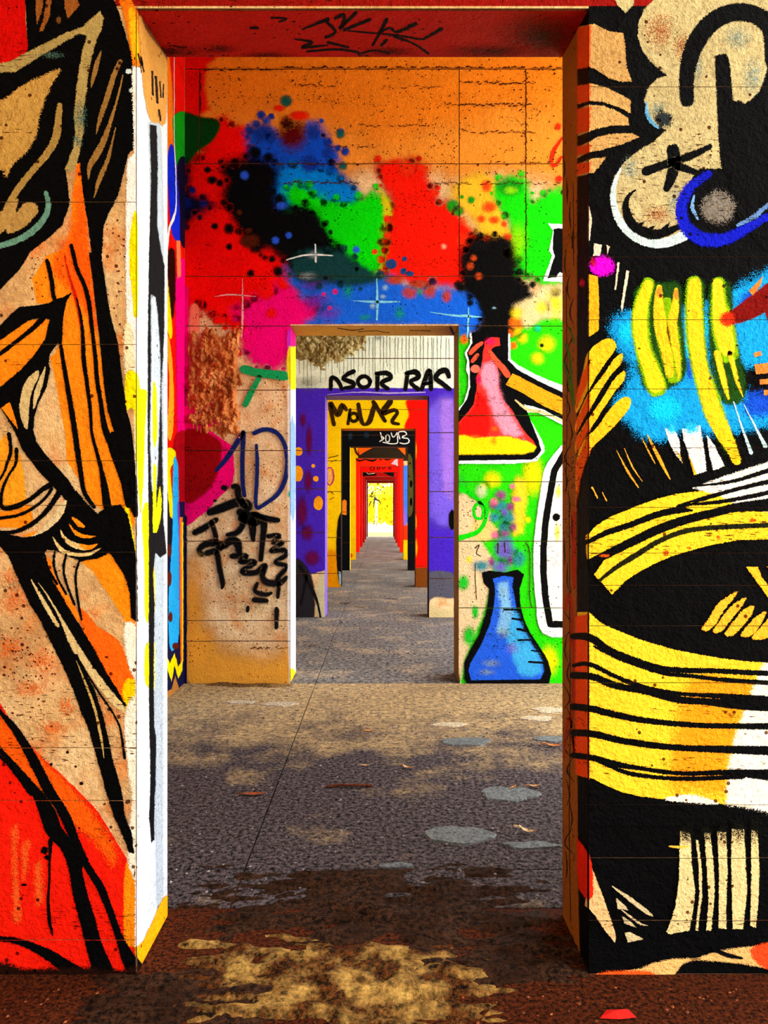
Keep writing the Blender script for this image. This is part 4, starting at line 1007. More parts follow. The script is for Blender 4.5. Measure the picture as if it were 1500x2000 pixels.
B(cv2, 'teal_dot', (20, 96, 90), [(559, 198, 16), (665, 262, 12), (670, 325, 11)], .8)
B(cv2, 'maroon_spot', (90, 0, 8), [(572, 262, 36, 40), (560, 240, 18)], .8, label='dark red spot in the blue cloud', peak=0.85, grow=1.1)
B(cv2, 'red_dot', (240, 30, 4), [(585, 226, 26, 12), (545, 212, 14, 8)], .7)
C(cv2, 'green_cloud', (6, 232, 4), [(552, 372), (575, 358), (602, 364), (625, 384), (690, 396), (730, 374), (757, 394), (760, 430), (752, 480), (732, 532), (700, 538), (690, 512), (660, 492), (640, 472), (620, 432), (600, 412), (575, 402)], 26, True, 'vivid green spray cloud')
C(cv2, 'black_cloud', (5, 5, 7), [(436, 318), (480, 308), (522, 314), (542, 340), (535, 380), (538, 408), (560, 414), (602, 404), (626, 430), (642, 460), (668, 490), (640, 500), (612, 505), (600, 530), (572, 532), (550, 504), (520, 482), (500, 490), (480, 470), (462, 440), (448, 414), (433, 390), (445, 352), (432, 334)], 26, True, 'black smoky spray cloud')
B(cv2, 'black_dot', (6, 6, 8), [(406, 332, 9), (415, 352, 14, 11), (430, 358, 10), (420, 442, 9), (448, 447, 13, 15), (448, 482, 9), (532, 506, 9), (543, 530, 13), (490, 534, 10), (524, 345, 15), (524, 382, 15, 18), (584, 416, 14), (610, 428, 15), (625, 465, 14), (662, 488, 12), (500, 480, 20), (585, 520, 20), (545, 390, 16), (498, 300, 18), (524, 308, 14), (587, 560, 10), (608, 572, 9), (500, 322, 14)], .8, label='black overspray dots')
B(cv2, 'blue_dot', (40, 90, 230), [(564, 460, 9), (538, 470, 10), (478, 343, 12), (696, 488, 10), (550, 402, 14, 10)], .8)
B(cv2, 'brown_dot', (80, 26, 6), [(488, 470, 26, 20), (468, 415, 8), (486, 452, 10)], .8)
C(cv2, 'red_cloud', (252, 22, 2), [(733, 324), (780, 313), (800, 308), (837, 324), (832, 345), (850, 368), (858, 390), (880, 400), (907, 430), (927, 455), (922, 472), (902, 500), (907, 548), (880, 562), (830, 556), (780, 547), (755, 537), (750, 480), (755, 440), (765, 395), (750, 360)], 26, True, 'red spray cloud right of the green one')
P(cv2, 'lime_glow', (220, 214, 20), [(742, 370), (760, 392), (764, 420), (752, 440), (748, 396)], 12)
B(cv2, 'red_dot', (240, 44, 10), [(823, 328, 14, 10), (850, 378, 12), (795, 330, 22), (757, 428, 11), (757, 460, 10), (732, 492, 8), (905, 470, 20)], .8)
B(cv2, 'blue_dot', (30, 66, 130), [(764, 516, 13, 12), (790, 506, 6), (788, 530, 8), (800, 535, 10, 6)], .4)
B(cv2, 'pale_dot', (255, 170, 140), [(867, 482, 8)], .9, peak=0.7, grow=1.1)
P(cv2, 'yellow_glow', (250, 190, 40), [(900, 350), (960, 345), (985, 420), (1000, 470), (960, 470), (920, 430), (880, 380)], 40)
C(cv2, 'green_cloud', (20, 222, 8), [(962, 368), (975, 352), (1002, 345), (1030, 355), (1038, 392), (1062, 385), (1100, 368), (1292, 380), (1292, 600), (1090, 566), (1040, 547), (1012, 532), (1004, 480), (992, 430), (972, 402)], 30, True, 'green spray field beside the doorway')
B(cv2, 'dark_green_dot', (14, 150, 20), [(995, 366, 34, 24), (885, 402, 18, 16), (920, 391, 11), (895, 412, 14), (902, 385, 6), (1012, 530, 20, 14)], .8)
B(cv2, 'lime_dot', (150, 230, 10), [(998, 372, 16, 10), (1010, 470, 24, 40)], .9, peak=0.7, grow=1.2)
B(cv2, 'orange_dot', (250, 70, 14), [(950, 364, 13, 16), (955, 405, 18, 14), (990, 464, 11), (950, 470, 14), (965, 430, 14, 10), (940, 428, 10), (985, 438, 8)], .8, peak=0.85, grow=1.1)
P(cv2, 'blue_band', (22, 100, 236), [(560, 524), (600, 542), (640, 546), (700, 546), (760, 542), (800, 560), (850, 562), (912, 570), (944, 600), (944, 640), (902, 654), (890, 640), (660, 638), (600, 640), (622, 602), (590, 580)], 30, True, 'blue band over the doorway')
B(cv2, 'purple_spot', (110, 40, 190), [(620, 590, 34, 26), (610, 555, 30, 20), (640, 610, 30, 20)], .9, peak=0.7, grow=1.2)
B(cv2, 'pink_dot', (214, 20, 120), [(632, 575, 6), (644, 602, 6), (652, 538, 8), (655, 570, 8)], .8)
B(cv2, 'green_dot', (20, 170, 60), [(700, 540, 40, 20), (680, 560, 14, 30), (712, 620, 14, 8), (780, 612, 12, 16), (820, 570, 12), (690, 540, 12)], .9, peak=0.6, grow=1.2)
B(cv2, 'rust_dot', (190, 60, 30), [(800, 572, 18, 14), (838, 568, 16, 18), (872, 580, 11, 14), (770, 548, 20, 10), (820, 556, 26, 10)], .7, peak=0.75, grow=1.15)
C(cv2, 'black_cloud', (7, 7, 8), [(904, 482), (940, 466), (990, 466), (1000, 500), (1012, 545), (1030, 566), (1045, 578), (1035, 594), (1012, 592), (1002, 622), (992, 664), (934, 664), (928, 640), (942, 610), (926, 582), (905, 562)], 26, True, 'black smoke above the red flask')
B(cv2, 'black_dot', (10, 10, 10), [(1040, 556, 10), (1046, 586, 12, 10), (1022, 570, 14), (1005, 550, 12), (918, 592, 9), (900, 560, 14), (940, 480, 30, 16)], .8)
B(cv2, 'rust_dot', (200, 70, 20), [(935, 540, 9), (925, 505, 8), (918, 520, 10)], .8, peak=0.75, grow=1.15)
P(cv2, 'cream_patch', (226, 206, 150), [(1004, 600), (1040, 580), (1060, 560), (1110, 560), (1110, 620), (1062, 622), (1030, 640), (1006, 636)], 16)
B(cv2, 'yellow_spot', (250, 230, 10), [(1084, 590, 20, 34), (1060, 600, 16), (1085, 570, 12)], .8, peak=0.75, grow=1.35)
B(cv2, 'orange_dot', (250, 110, 20), [(1008, 632, 18, 22), (1000, 650, 12), (906, 663, 10, 12), (1002, 675, 10)], .7, peak=0.85, grow=1.1)
B(cv2, 'yellow_spot', (250, 220, 20), [(1010, 612, 14), (1020, 660, 12), (1012, 650, 10), (1068, 672, 18), (1050, 700, 14)], .9, peak=0.75, grow=1.35)
B(cv2, 'teal_dot', (20, 200, 150), [(1050, 642, 8, 10)], .8)
B(cv2, 'black_dot', (20, 16, 10), [(1058, 675, 5)], .8)
C(cv2, 'teal_cloud', (16, 62, 66), [(575, 500), (620, 488), (668, 494), (705, 520), (735, 545), (700, 556), (640, 552), (596, 552), (570, 530)], 26, True, 'dark teal haze under the sparkle')
SS(cv2, 'white_sparkle', (226, 240, 244), [([(616, 478), (617, 512)], [3, 4]), ([(560, 508), (590, 500), (616, 498), (650, 500)], [2, 3, 4, 2])], 2, label='white star sparkle')
B(cv2, 'white_glow', (180, 200, 210), [(612, 499, 14, 10), (600, 540, 22, 10)], .95, peak=0.5, grow=1.2)
SS(cv2, 'pink_sparkle', (255, 170, 170), [([(474, 545), (474, 620), (472, 660)], [1, 4, 2]), ([(420, 580), (450, 576), (500, 580)], [1, 3, 1])], 3)
SS(cv2, 'blue_sparkle', (120, 210, 250), [([(736, 545), (737, 590), (736, 625)], [2, 5, 3]), ([(690, 588), (736, 590), (780, 590)], [1, 5, 2]), ([(915, 602), (914, 640), (912, 660)], [2, 4, 2]), ([(840, 610), (880, 616), (915, 618), (940, 620)], [1, 3, 5, 1])], 3, label='pale blue star sparkle')
B(cv2, 'pale_dot', (150, 200, 230), [(752, 562, 8), (748, 580, 8, 6), (965, 602, 6, 3), (728, 598, 8)], .9, peak=0.7, grow=1.1)
S(cv2, 'red_scribble', (236, 40, 8), [(1098, 270), (1082, 295), (1077, 318), (1084, 324), (1096, 308)], [5, 7, 7, 6, 6], 2, label='red scribble')
B(cv2, 'red_dot', (236, 40, 8), [(1090, 248, 8, 10), (1092, 350, 9)], .7)
rs = random.Random(5)
scars = []
for (yy, xa, xb, dens, th) in ((136, 400, 560, .9, 3), (134, 560, 1092, .95, 3.4), (168, 575, 655, .8, 2), (163, 905, 1035, .9, 2.6), (172, 735, 860, .6, 1.6), (206, 895, 1035, .95, 2.8), (246, 700, 830, .8, 2), (205, 855, 890, .8, 2), (259, 905, 1040, .8, 2), (287, 640, 730, .7, 2), (321, 540, 760, .85, 2.2), (319, 930, 1092, .8, 2), (357, 555, 700, .9, 2.4), (359, 850, 1090, .8, 1.8), (580, 560, 640, .7, 1.6), (1265, 490, 560, .9, 2.6), (845, 480, 560, .5, 1.4)):
    x = xa
    while x < xb:
        l = rs.uniform(3, 9)
        if rs.random() < dens:
            y = yy + rs.uniform(-2.4, 2.4)
            scars.append(([(x, y), (x + l * .5, y + rs.uniform(-2.4, 2.4)), (x + l, y + rs.uniform(-2, 2))], [th * rs.uniform(.4, 1.1), th * rs.uniform(.6, 1.2), th * .4]))
        x += l * rs.uniform(.7, 1.3)
for (xv, ya, yb, th) in ((391, 145, 240, 3), (1027, 140, 320, 3), (896, 360, 420, 1.5), (1027, 380, 535, 2)):
    y = ya
    while y < yb:
        scars.append(([(xv + rs.uniform(-2, 2), y), (xv + rs.uniform(-2, 2), y + 5)], [th * rs.uniform(.5, 1.2), th * .5]))
        y += rs.uniform(4, 8)
SS(cv2, 'board_scar', (70, 24, 8), scars, 1.0, False, 'broken rows left by the formwork boards', jit=.4)
pits = []
for _ in range(420):
    x, y = rs.uniform(410, 1090), rs.uniform(130, 345)
    if noise.noise(Vector((x * .012, y * .02, 2))) > -.12:
        pits.append((x, y, rs.uniform(.9, 2.3), rs.uniform(.8, 1.8)))
for _ in range(170):
    x, y = rs.uniform(372, 562), rs.uniform(900, 1330)
    pits.append((x, y, rs.uniform(.8, 1.9), rs.uniform(.8, 1.5)))
B(cv2, 'surface_pits', (58, 22, 8), pits, .3, 'small pits in the cast surface')
# letters at the right edge
P(cv2, 'white_halo', (226, 248, 250), [(1069, 437), (1120, 440), (1120, 552), (1060, 550), (1078, 500), (1072, 490), (1080, 450)], 2, False)
P(cv2, 'black_letter', (6, 6, 8), [(1081, 447), (1120, 447), (1120, 540), (1092, 532), (1086, 542), (1069, 544), (1083, 500), (1079, 488)], 1.5, False)
# lower right ground
P(cv2, 'cream_patch', (226, 200, 156), [(893, 958), (915, 972), (938, 985), (960, 1012), (940, 1052), (962, 1100), (948, 1180), (926, 1240), (906, 1290), (893, 1340)], 10, True, 'bare pale concrete beside the blue flask')
P(cv2, 'yellow_patch', (236, 206, 40), [(1010, 930), (1030, 935), (1026, 990), (1020, 1040), (1002, 1045), (1000, 980)], 16)
P(cv2, 'peach_patch', (236, 200, 120), [(930, 1010), (960, 1020), (975, 1045), (950, 1056), (920, 1050)], 12)
B(cv2, 'yellow_spot', (250, 232, 10), [(962, 937, 18, 17), (1030, 1015, 7), (1072, 1290, 20, 30), (1040, 930, 20, 40), (1085, 1150, 10), (945, 950, 10), (916, 1093, 6, 8)], .8, peak=0.75, grow=1.35)
B(cv2, 'cream_spot', (220, 226, 180), [(940, 960, 14, 16)], .8, peak=0.7, grow=1.2)
B(cv2, 'smoke_purple', (150, 40, 130), [(978, 968, 12), (966, 985, 12), (995, 990, 10), (985, 1040, 14), (970, 1045, 10), (1000, 1030, 10), (996, 1092, 8, 14), (960, 1098, 8, 12)], .9, peak=0.8, grow=1.45)
B(cv2, 'smoke_teal', (50, 140, 160), [(978, 990, 14, 12), (990, 1012, 16), (968, 1010, 14, 10), (985, 1028, 12), (1012, 1090, 14, 18), (1000, 1075, 12), (940, 1105, 18, 12), (990, 1060, 14)], .9, peak=0.8, grow=1.45)
B(cv2, 'smoke_pink', (236, 110, 150), [(965, 980, 8), (1008, 975, 10, 6), (965, 1045, 8), (1000, 950, 6)], .9, peak=0.8, grow=1.45)
B(cv2, 'smoke_violet', (110, 90, 200), [(985, 1075, 18, 26), (978, 1105, 18, 14), (985, 1000, 8)], .85, label='violet vapour over the blue flask', peak=0.8, grow=1.45)
B(cv2, 'green_spot', (20, 200, 40), [(905, 1138, 14, 18), (916, 1242, 14, 24), (928, 1195, 8, 18), (895, 948, 20, 24)], .8, peak=0.85, grow=1.15)
S(cv2, 'green_curl', (20, 212, 10), [(893, 950), (915, 962), (932, 975), (944, 995), (940, 1012), (928, 1010), (926, 992), (938, 982), (950, 992), (946, 1020), (930, 1040), (892, 1052)], [16, 10, 7, 7, 6, 6, 6, 7, 8, 8, 9, 11], 2, label='green looping curl')
SS(cv2, 'concrete_scar', (60, 44, 30), [([(928, 1070), (936, 1064), (930, 1080), (938, 1086)], 2), ([(928, 1100), (928, 1130), (930, 1170)], 1.6), ([(972, 1062), (972, 1080)], 3), ([(985, 1060), (986, 1078)], 2.5), ([(1026, 1060), (1034, 1080), (1034, 1160), (1038, 1186)], 2)], 1)
# tall shape at right
S(cv2, 'white_halo', (236, 250, 252), [(1106, 880), (1078, 918), (1068, 970), (1061, 1020), (1056, 1070), (1056, 1120), (1060, 1170), (1070, 1226), (1120, 1226)], 28, 3, label='white halo of the tall outline')
P(cv2, 'white_interior', (246, 244, 230), [(1088, 905), (1292, 880), (1292, 1216), (1074, 1216), (1066, 1100), (1074, 970)], 2, False)
S(cv2, 'black_outline', (8, 8, 9), [(1110, 872), (1082, 920), (1073, 970), (1065, 1020), (1061, 1070), (1061, 1120), (1065, 1170), (1074, 1219), (1120, 1219)], 13, 1.5, False, label='tall black outline')
B(cv2, 'yellow_spot', (250, 220, 40), [(1090, 960, 6, 14), (1088, 1040, 6, 20)], .7, peak=0.75, grow=1.35)
B(cv2, 'black_dot', BLACK, [(1086, 1010, 9)], .3)

# red flask with the hand
flask = P(cv2, 'painted_flask', (226, 246, 248), [(917, 652), (918, 672), (907, 690), (912, 705), (910, 722), (915, 735), (914, 757), (906, 786), (890, 804), (889, 906), (1000, 906), (1048, 901), (1064, 880), (1059, 862), (1040, 828), (1028, 806), (1050, 806), (1110, 836), (1110, 758), (1050, 734), (1012, 714), (997, 702), (996, 652)], 2, False, 'red and yellow laboratory flask held by a painted hand')
P(cv2, 'flask_outline', (6, 6, 8), [(921, 650), (992, 645), (992, 704), (1010, 722), (1050, 744), (1110, 772), (1110, 826), (1060, 800), (1024, 790), (1030, 806), (1052, 862), (1057, 880), (1050, 890), (1038, 898), (889, 900), (889, 812), (898, 800), (912, 780), (918, 756), (917, 730), (916, 708), (912, 690), (922, 670)], 1.5, False, 'black outline', parent=flask)
P(cv2, 'flask_liquid', (246, 50, 44), [(947, 667), (960, 659), (975, 660), (977, 675), (961, 680), (955, 695), (970, 712), (974, 730), (974, 755), (982, 780), (1000, 802), (1015, 830), (1030, 850), (1040, 860), (1047, 872), (1041, 882), (1020, 887), (889, 888), (889, 832), (905, 815), (925, 790), (930, 760), (931, 735), (940, 716), (943, 690)], 1.5, False, 'red glass', parent=flask)
P(cv2, 'flask_liquid', (240, 20, 14), [(905, 818), (926, 794), (932, 766), (950, 790), (952, 850), (894, 852), (892, 836)], 8, parent=flask)
P(cv2, 'flask_highlight', (250, 150, 180), [(944, 712), (962, 706), (972, 735), (974, 758), (985, 790), (1010, 830), (1020, 850), (985, 850), (960, 800), (950, 765), (938, 745)], 14, True, 'pink shine', parent=flask)
P(cv2, 'flask_liquid', (255, 222, 10), [(889, 853), (905, 850), (930, 855), (990, 852), (1030, 862), (1047, 872), (1041, 882), (1020, 887), (889, 888)], 5, False, 'yellow liquid', parent=flask)
B(cv2, 'flask_stain', (250, 120, 20), [(964, 862, 8, 10), (926, 853, 14, 5), (966, 838, 10, 6)], .8, parent=flask, peak=0.6, grow=1.2)
B(cv2, 'flask_mark', (120, 130, 150), [(978, 788, 7, 4), (986, 804, 6, 3), (1002, 824, 7, 4), (1012, 840, 7, 4), (1022, 858, 6, 5)], .8, parent=flask, peak=0.55, grow=1.1)
B(cv2, 'flask_stain', (236, 20, 110), [(957, 668, 12, 9), (935, 742, 8, 10)], .8, parent=flask, peak=0.6, grow=1.2)
P(cv2, 'painted_sleeve', (226, 160, 24), [(1000, 730), (1012, 735), (1050, 755), (1110, 784), (1110, 816), (1062, 794), (1020, 768), (987, 752)], 2, False, 'ochre sleeve', parent=flask)
SS(cv2, 'painted_finger', (232, 84, 56), [([(919, 690), (928, 680), (940, 671)], [8, 9, 7]), ([(922, 706), (927, 700), (932, 694)], [7, 8, 7]), ([(956, 688), (968, 704), (982, 720), (990, 732)], [8, 10, 12, 13])], 1.5, label='orange fingers gripping the neck', parent=flask)
B(cv2, 'painted_thumb', (240, 110, 90), [(928, 721, 10, 9)], .2, parent=flask)
S(cv2, 'sleeve_edge', (220, 200, 140), [(1006, 782), (1030, 800), (1060, 806), (1096, 822)], [3, 6, 5, 4], 3, parent=flask)

# blue flask
flask2 = P(cv2, 'painted_flask', (6, 6, 8), [(941, 1118), (955, 1114), (985, 1118), (1010, 1112), (1023, 1121), (1019, 1136), (1014, 1150), (1016, 1180), (1022, 1208), (1035, 1235), (1055, 1265), (1070, 1290), (1076, 1315), (1070, 1340), (916, 1340), (907, 1325), (906, 1295), (918, 1270), (935, 1240), (947, 1205), (954, 1170), (955, 1150), (944, 1138)], 2, False, 'blue laboratory flask standing at the foot of the wall')
P(cv2, 'flask_glass', (34, 92, 224), [(962, 1130), (985, 1124), (1003, 1128), (1000, 1145), (1005, 1170), (1009, 1195), (1020, 1225), (1040, 1260), (1058, 1290), (1062, 1310), (1055, 1326), (920, 1328), (915, 1310), (918, 1295), (936, 1265), (956, 1220), (965, 1180), (967, 1150)], 2, False, 'blue glass', parent=flask2)
P(cv2, 'flask_highlight', (60, 168, 232), [(990, 1185), (1005, 1190), (1018, 1226), (1040, 1262), (1056, 1292), (1058, 1312), (1020, 1320), (1000, 1280), (985, 1230)], 14, parent=flask2)
P(cv2, 'flask_highlight', (120, 180, 230), [(972, 1140), (990, 1135), (995, 1170), (1000, 1200), (985, 1240), (970, 1235), (978, 1190)], 12, parent=flask2)
B(cv2, 'flask_mark', (140, 160, 150), [(984, 1235, 18, 14), (960, 1295, 22, 10), (983, 1155, 6, 12), (950, 1312, 20, 8)], .9, parent=flask2, peak=0.55, grow=1.1)
B(cv2, 'flask_stain', (120, 110, 210), [(1000, 1265, 16, 14)], .9, parent=flask2, peak=0.6, grow=1.2)
SS(cv2, 'measure_tick', (8, 8, 10), [([(984, 1190), (1012, 1191)], 3.5), ([(1000, 1208), (1018, 1210)], 4), ([(1010, 1228), (1028, 1232)], 5), ([(1012, 1250), (1034, 1249)], 4), ([(1038, 1270), (1052, 1272)], 3), ([(1032, 1292), (1062, 1294)], 4)], 1, label='black measuring ticks', parent=flask2)

# lower left of the second wall
P(cv2, 'magenta_field', (255, 0, 118), [(350, 800), (366, 794), (420, 789), (434, 800), (433, 828), (410, 838), (445, 865), (456, 880), (456, 940), (430, 970), (396, 1004), (350, 1014)], 3, True, 'magenta field')
P(cv2, 'crimson_field', (150, 4, 10), [(358, 850), (392, 842), (430, 862), (433, 890), (424, 930), (400, 965), (358, 976)], 8, True, 'dark crimson patch on the magenta')
B(cv2, 'dark_smear', (60, 8, 4), [(392, 806, 16, 9)], .7)
SS(cv2, 'green_mark', (24, 164, 92), [([(478, 722), (500, 728), (556, 735)], [17, 16, 18]), ([(507, 738), (492, 765), (480, 790)], [10, 12, 12])], 2, False, label='green paint mark like a seven')
SS(cv2, 'blue_figure', (20, 32, 100), [([(424, 918), (445, 893), (475, 846)], [8, 10, 10]), ([(476, 846), (474, 900), (475, 945), (478, 968)], [10, 9, 9, 8])], 2.5, label='navy blue figure one')
SS(cv2, 'blue_letter', (20, 34, 104), [([(498, 846), (518, 839), (540, 845), (556, 868), (562, 900), (558, 935), (543, 965), (520, 983), (504, 992), (500, 980), (502, 940), (503, 900), (501, 870)], [10, 9, 9, 9, 10, 10, 9, 8, 8, 8, 8, 8, 6])], 2.5, label='navy blue letter D')
SS(cv2, 'black_scrawl', (12, 12, 14), [([(412, 1000), (440, 990), (462, 982), (482, 984), (486, 992), (470, 1000)], [15.6, 18.2, 18.2, 18.2, 15.6, 15.6]), ([(458, 950), (464, 952), (467, 970), (478, 988)], [11.7, 13, 13, 13]), ([(382, 1040), (400, 1031), (422, 1016)], [11.7, 13, 11.7]), ([(414, 1020), (421, 1042), (423, 1058)], [10.4, 10.4, 11.7]), ([(394, 1082), (390, 1074), (400, 1064), (418, 1060), (432, 1066), (424, 1074), (405, 1080)], [11.7, 11.7, 13, 15.6, 15.6, 13, 11.7]), ([(425, 1080), (430, 1110), (436, 1140), (434, 1148)], [11.7, 11.7, 10.4, 5.2]), ([(438, 1067), (452, 1056), (464, 1060), (468, 1080)], [13, 16.9, 16.9, 13])], 5, label='black scrawled tag')
SS(cv2, 'black_scrawl', (12, 12, 14), [([(446, 1044), (464, 1040), (474, 1026), (477, 1008)], [9.1, 11.7, 13, 15.6]), ([(474, 1010), (498, 1014), (515, 1022), (513, 1060), (510, 1092)], [20.8, 28.6, 15.6, 11.7, 10.4]), ([(498, 1004), (520, 1012), (542, 1016)], [11.7, 11.7, 11.7]), ([(494, 1020), (495, 1054)], [18.2, 10.4]), ([(455, 1086), (482, 1086), (470, 1096), (498, 1098), (474, 1116), (500, 1118), (518, 1104), (513, 1124)], [11.7, 11.7, 11.7, 11.7, 11.7, 11.7, 11.7, 10.4])], 4.55)
SS(cv2, 'black_zigzag', (12, 12, 14), [([(525, 1047), (546, 1046), (534, 1060), (552, 1060), (530, 1076), (556, 1074), (558, 1085), (539, 1098), (560, 1106), (545, 1126), (541, 1136)], 9.75)], 5, label='black zigzag scrawl')
SS(cv2, 'black_scrawl', (20, 18, 18), [([(512, 1124), (520, 1136), (545, 1139), (560, 1128)], [10.4, 14.3, 13, 9.1]), ([(503, 1140), (499, 1154), (518, 1161), (530, 1158)], [7.8, 9.1, 10.4, 6.5]), ([(498, 1171), (520, 1173)], [11.7, 10.4]), ([(485, 1186), (484, 1192)], 7.8), ([(546, 1140), (543, 1165)], [9.1, 7.8]), ([(541, 1190), (540, 1225)], [10.4, 7.8])], 5.85)
B(cv2, 'black_dot', (14, 12, 14), [(439, 953, 10, 8), (421, 978, 6, 4)], .8)
P(cv2, 'ochre_foot', (240, 168, 58), [(365, 1110), (388, 1130), (396, 1190), (430, 1262), (520, 1284), (568, 1272), (575, 1345), (365, 1345)], 64, True, 'ochre stain along the foot of the wall')
P(cv2, 'white_edge', (238, 236, 232), [(562, 760), (575, 730), (575, 1345), (566, 1345), (562, 1200), (564, 1000)], 5, False, 'white sprayed door edge', amount=.3)
P(cv2, 'violet_edge', (200, 40, 230), [(562, 650), (575, 640), (575, 680), (564, 690)], 5)
P(cv2, 'yellow_edge', YELLOW, [(564, 680), (575, 672), (575, 752), (566, 748), (561, 710)], 4)
B(cv2, 'turquoise_dot', (60, 200, 190), [(566, 965, 5, 9)], .8)
P(cv2, 'navy_corner', (14, 16, 60), [(358, 1000), (366, 1010), (366, 1345), (358, 1345)], 3, False)

# rough broken concrete beside the red cloud (a real hollow lump surface)
def rubble(name, i, x0, x1, y0, y1, depth, nx, nz, parent, mat, label, keep):
    a0, a1, z0, z1 = xx(i, x0), xx(i, x1), zz(i, y1), zz(i, y0)
    verts, faces = [], []
    for r in range(nz + 1):
        for c in range(nx + 1):
            u, v = c / nx, r / nz
            ed = keep(u, v) + .10 * noise.noise(Vector((u * 7, v * 7, 5))) + .06 * noise.noise(Vector((u * 19, v * 19, 1)))
            px = a0 + (a1 - a0) * u + .010 * noise.noise(Vector((u * 9, v * 9, 2)))
            pz = z0 + (z1 - z0) * v + .010 * noise.noise(Vector((u * 9, v * 9, 8)))
            n = abs(noise.noise(Vector((px * 13, pz * 13, 1)))) + .6 * abs(noise.noise(Vector((px * 31, pz * 31, 4)))) + .3 * abs(noise.noise(Vector((px * 70, pz * 70, 6))))
            verts.append((px, WALL_Y[i] + .004 - min(1.0, max(-.4, ed * 9)) * depth * (.12 + n), pz))
    for r in range(nz):
        for c in range(nx):
            k = r * (nx + 1) + c
            q = (k, k + 1, k + nx + 2, k + nx + 1)
            if min(verts[w][1] for w in q) < WALL_Y[i] + .003:
                faces.append(q)
    me = bpy.data.meshes.new(name)
    me.from_pydata(verts, [], faces)
    bm = bmesh.new(); bm.from_mesh(me)
    bmesh.ops.delete(bm, geom=[v for v in bm.verts if not v.link_faces], context='VERTS')
    bm.to_mesh(me); bm.free()
    return obj(name, me, mat, parent=parent, label=label)
M_RUB = concrete_mat('broken_concrete', (96, 44, 14), (206, 120, 60), (240, 178, 110), (190, 84, 20))
rubble('broken_concrete', 1, 364, 472, 634, 862, .06, 60, 126, walls[1], M_RUB, 'rough orange patch of exposed aggregate',
       lambda u, v: min(u, 1 - u, v, 1 - v) - .04)

# reveals of the second doorway
def reveal_canvas(i, side, step=.0002):
    x = DL if side < 0 else DR
    n = Vector((1, 0, 0)) if side < 0 else Vector((-1, 0, 0))
    ye = WALL_Y[i] + THICK[i]
    y0 = WALL_Y[i] + .012 if i < 5 else WALL_Y[i]
    return Canvas(walls[i], [(-900, 2900, Vector((x, 0, 0)), n)], step, clip3=[((0, 0, .004), (0, 0, -1)), ((0, 0, DOOR_H - .002), (0, 0, 1)), ((0, y0, 0), (0, -1, 0)), ((0, ye - .002, 0), (0, 1, 0))])
def soffit_canvas(i, step=.0002):
    y0 = WALL_Y[i] + .012 if i < 5 else WALL_Y[i]
    return Canvas(walls[i], [(-900, 2900, Vector((0, 0, DOOR_H)), Vector((0, 0, -1)))], step, clip3=[((DL + .002, 0, 0), (-1, 0, 0)), ((DR - .002, 0, 0), (1, 0, 0)), ((0, y0, 0), (0, -1, 0)), ((0, WALL_Y[i] + THICK[i] - .002, 0), (0, 1, 0))])
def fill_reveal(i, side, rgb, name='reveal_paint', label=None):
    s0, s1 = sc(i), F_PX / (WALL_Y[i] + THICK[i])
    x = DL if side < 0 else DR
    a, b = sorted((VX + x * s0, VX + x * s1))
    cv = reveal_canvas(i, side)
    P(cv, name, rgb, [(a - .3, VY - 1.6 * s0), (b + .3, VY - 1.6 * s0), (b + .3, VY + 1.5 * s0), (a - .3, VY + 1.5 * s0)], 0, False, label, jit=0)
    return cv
def fill_soffit(i, rgb, label=None):
    s0, s1 = sc(i), F_PX / (WALL_Y[i] + THICK[i])
    h = DOOR_H - CAM_Z
    cv = soffit_canvas(i)
    P(cv, 'soffit_paint', rgb, [(VX + DL * s0 - 5, VY - h * s0 - .2), (VX + DR * s0 + 5, VY - h * s0 - .2), (VX + DR * s0 + 5, VY - h * s1 + .2), (VX + DL * s0 - 5, VY - h * s1 + .2)], 0, False, label, jit=0)
    return cv
c = fill_reveal(1, -1, (240, 240, 240), label='white sprayed reveal of the second doorway')
P(c, 'yellow_spray', YELLOW, [(560, 674), (584, 674), (584, 752), (560, 752)], 5)
P(c, 'pink_spray', (230, 0, 150), [(560, 630), (584, 630), (584, 672), (560, 672)], 5)
P(c, 'blue_tint', (120, 160, 220), [(566, 830), (576, 830), (576, 1000), (566, 1000)], 6)
P(c, 'ochre_foot', (240, 200, 20), [(560, 1310), (576, 1310), (576, 1350), (560, 1350)], 5)
fill_reveal(1, 1, (140, 98, 46), label='brown bare reveal of the second doorway')
c = fill_soffit(1, (190, 140, 60), 'tan underside of the second lintel')
SS(c, 'soffit_scratch', (60, 34, 10), [([(660, 641), (690, 645), (710, 642)], 2), ([(700, 648), (730, 646), (760, 650)], 1.5), ([(800, 645), (840, 646)], 1.5), ([(880, 640), (886, 652)], 4)], 1)

# ================================================================== left side wall (first bay)
cvW = Canvas(wall_left, [(-900, 2900, Vector((XL, 0, 0)), Vector((1, 0, 0)))], .00015, clip=(-120, 361, -700, 2300),
             clip3=[((0, 0, .004), (0, 0, -1)), ((0, WALL_Y[1] - .004, 0), (0, 1, 0)), ((0, WALL_Y[0] + .3, 0), (0, -1, 0))])
P(cvW, 'red_field', (226, 14, 4), [(150, -180), (366, 60), (366, 1000), (150, 1000)], 6, False, 'red ground of the side wall graffiti')
P(cvW, 'navy_field', (14, 16, 60), [(200, 1000), (366, 985), (366, 1420), (200, 1640)], 6, False)
PP(cvW, 'yellow_stripe', (250, 214, 0), [[(250, 300), (270, 320), (262, 700), (280, 1000), (256, 1010), (240, 700)], [(170, 500), (196, 520), (190, 900), (206, 1200), (176, 1240), (160, 900)]], 3, True, 'yellow painted stripes')
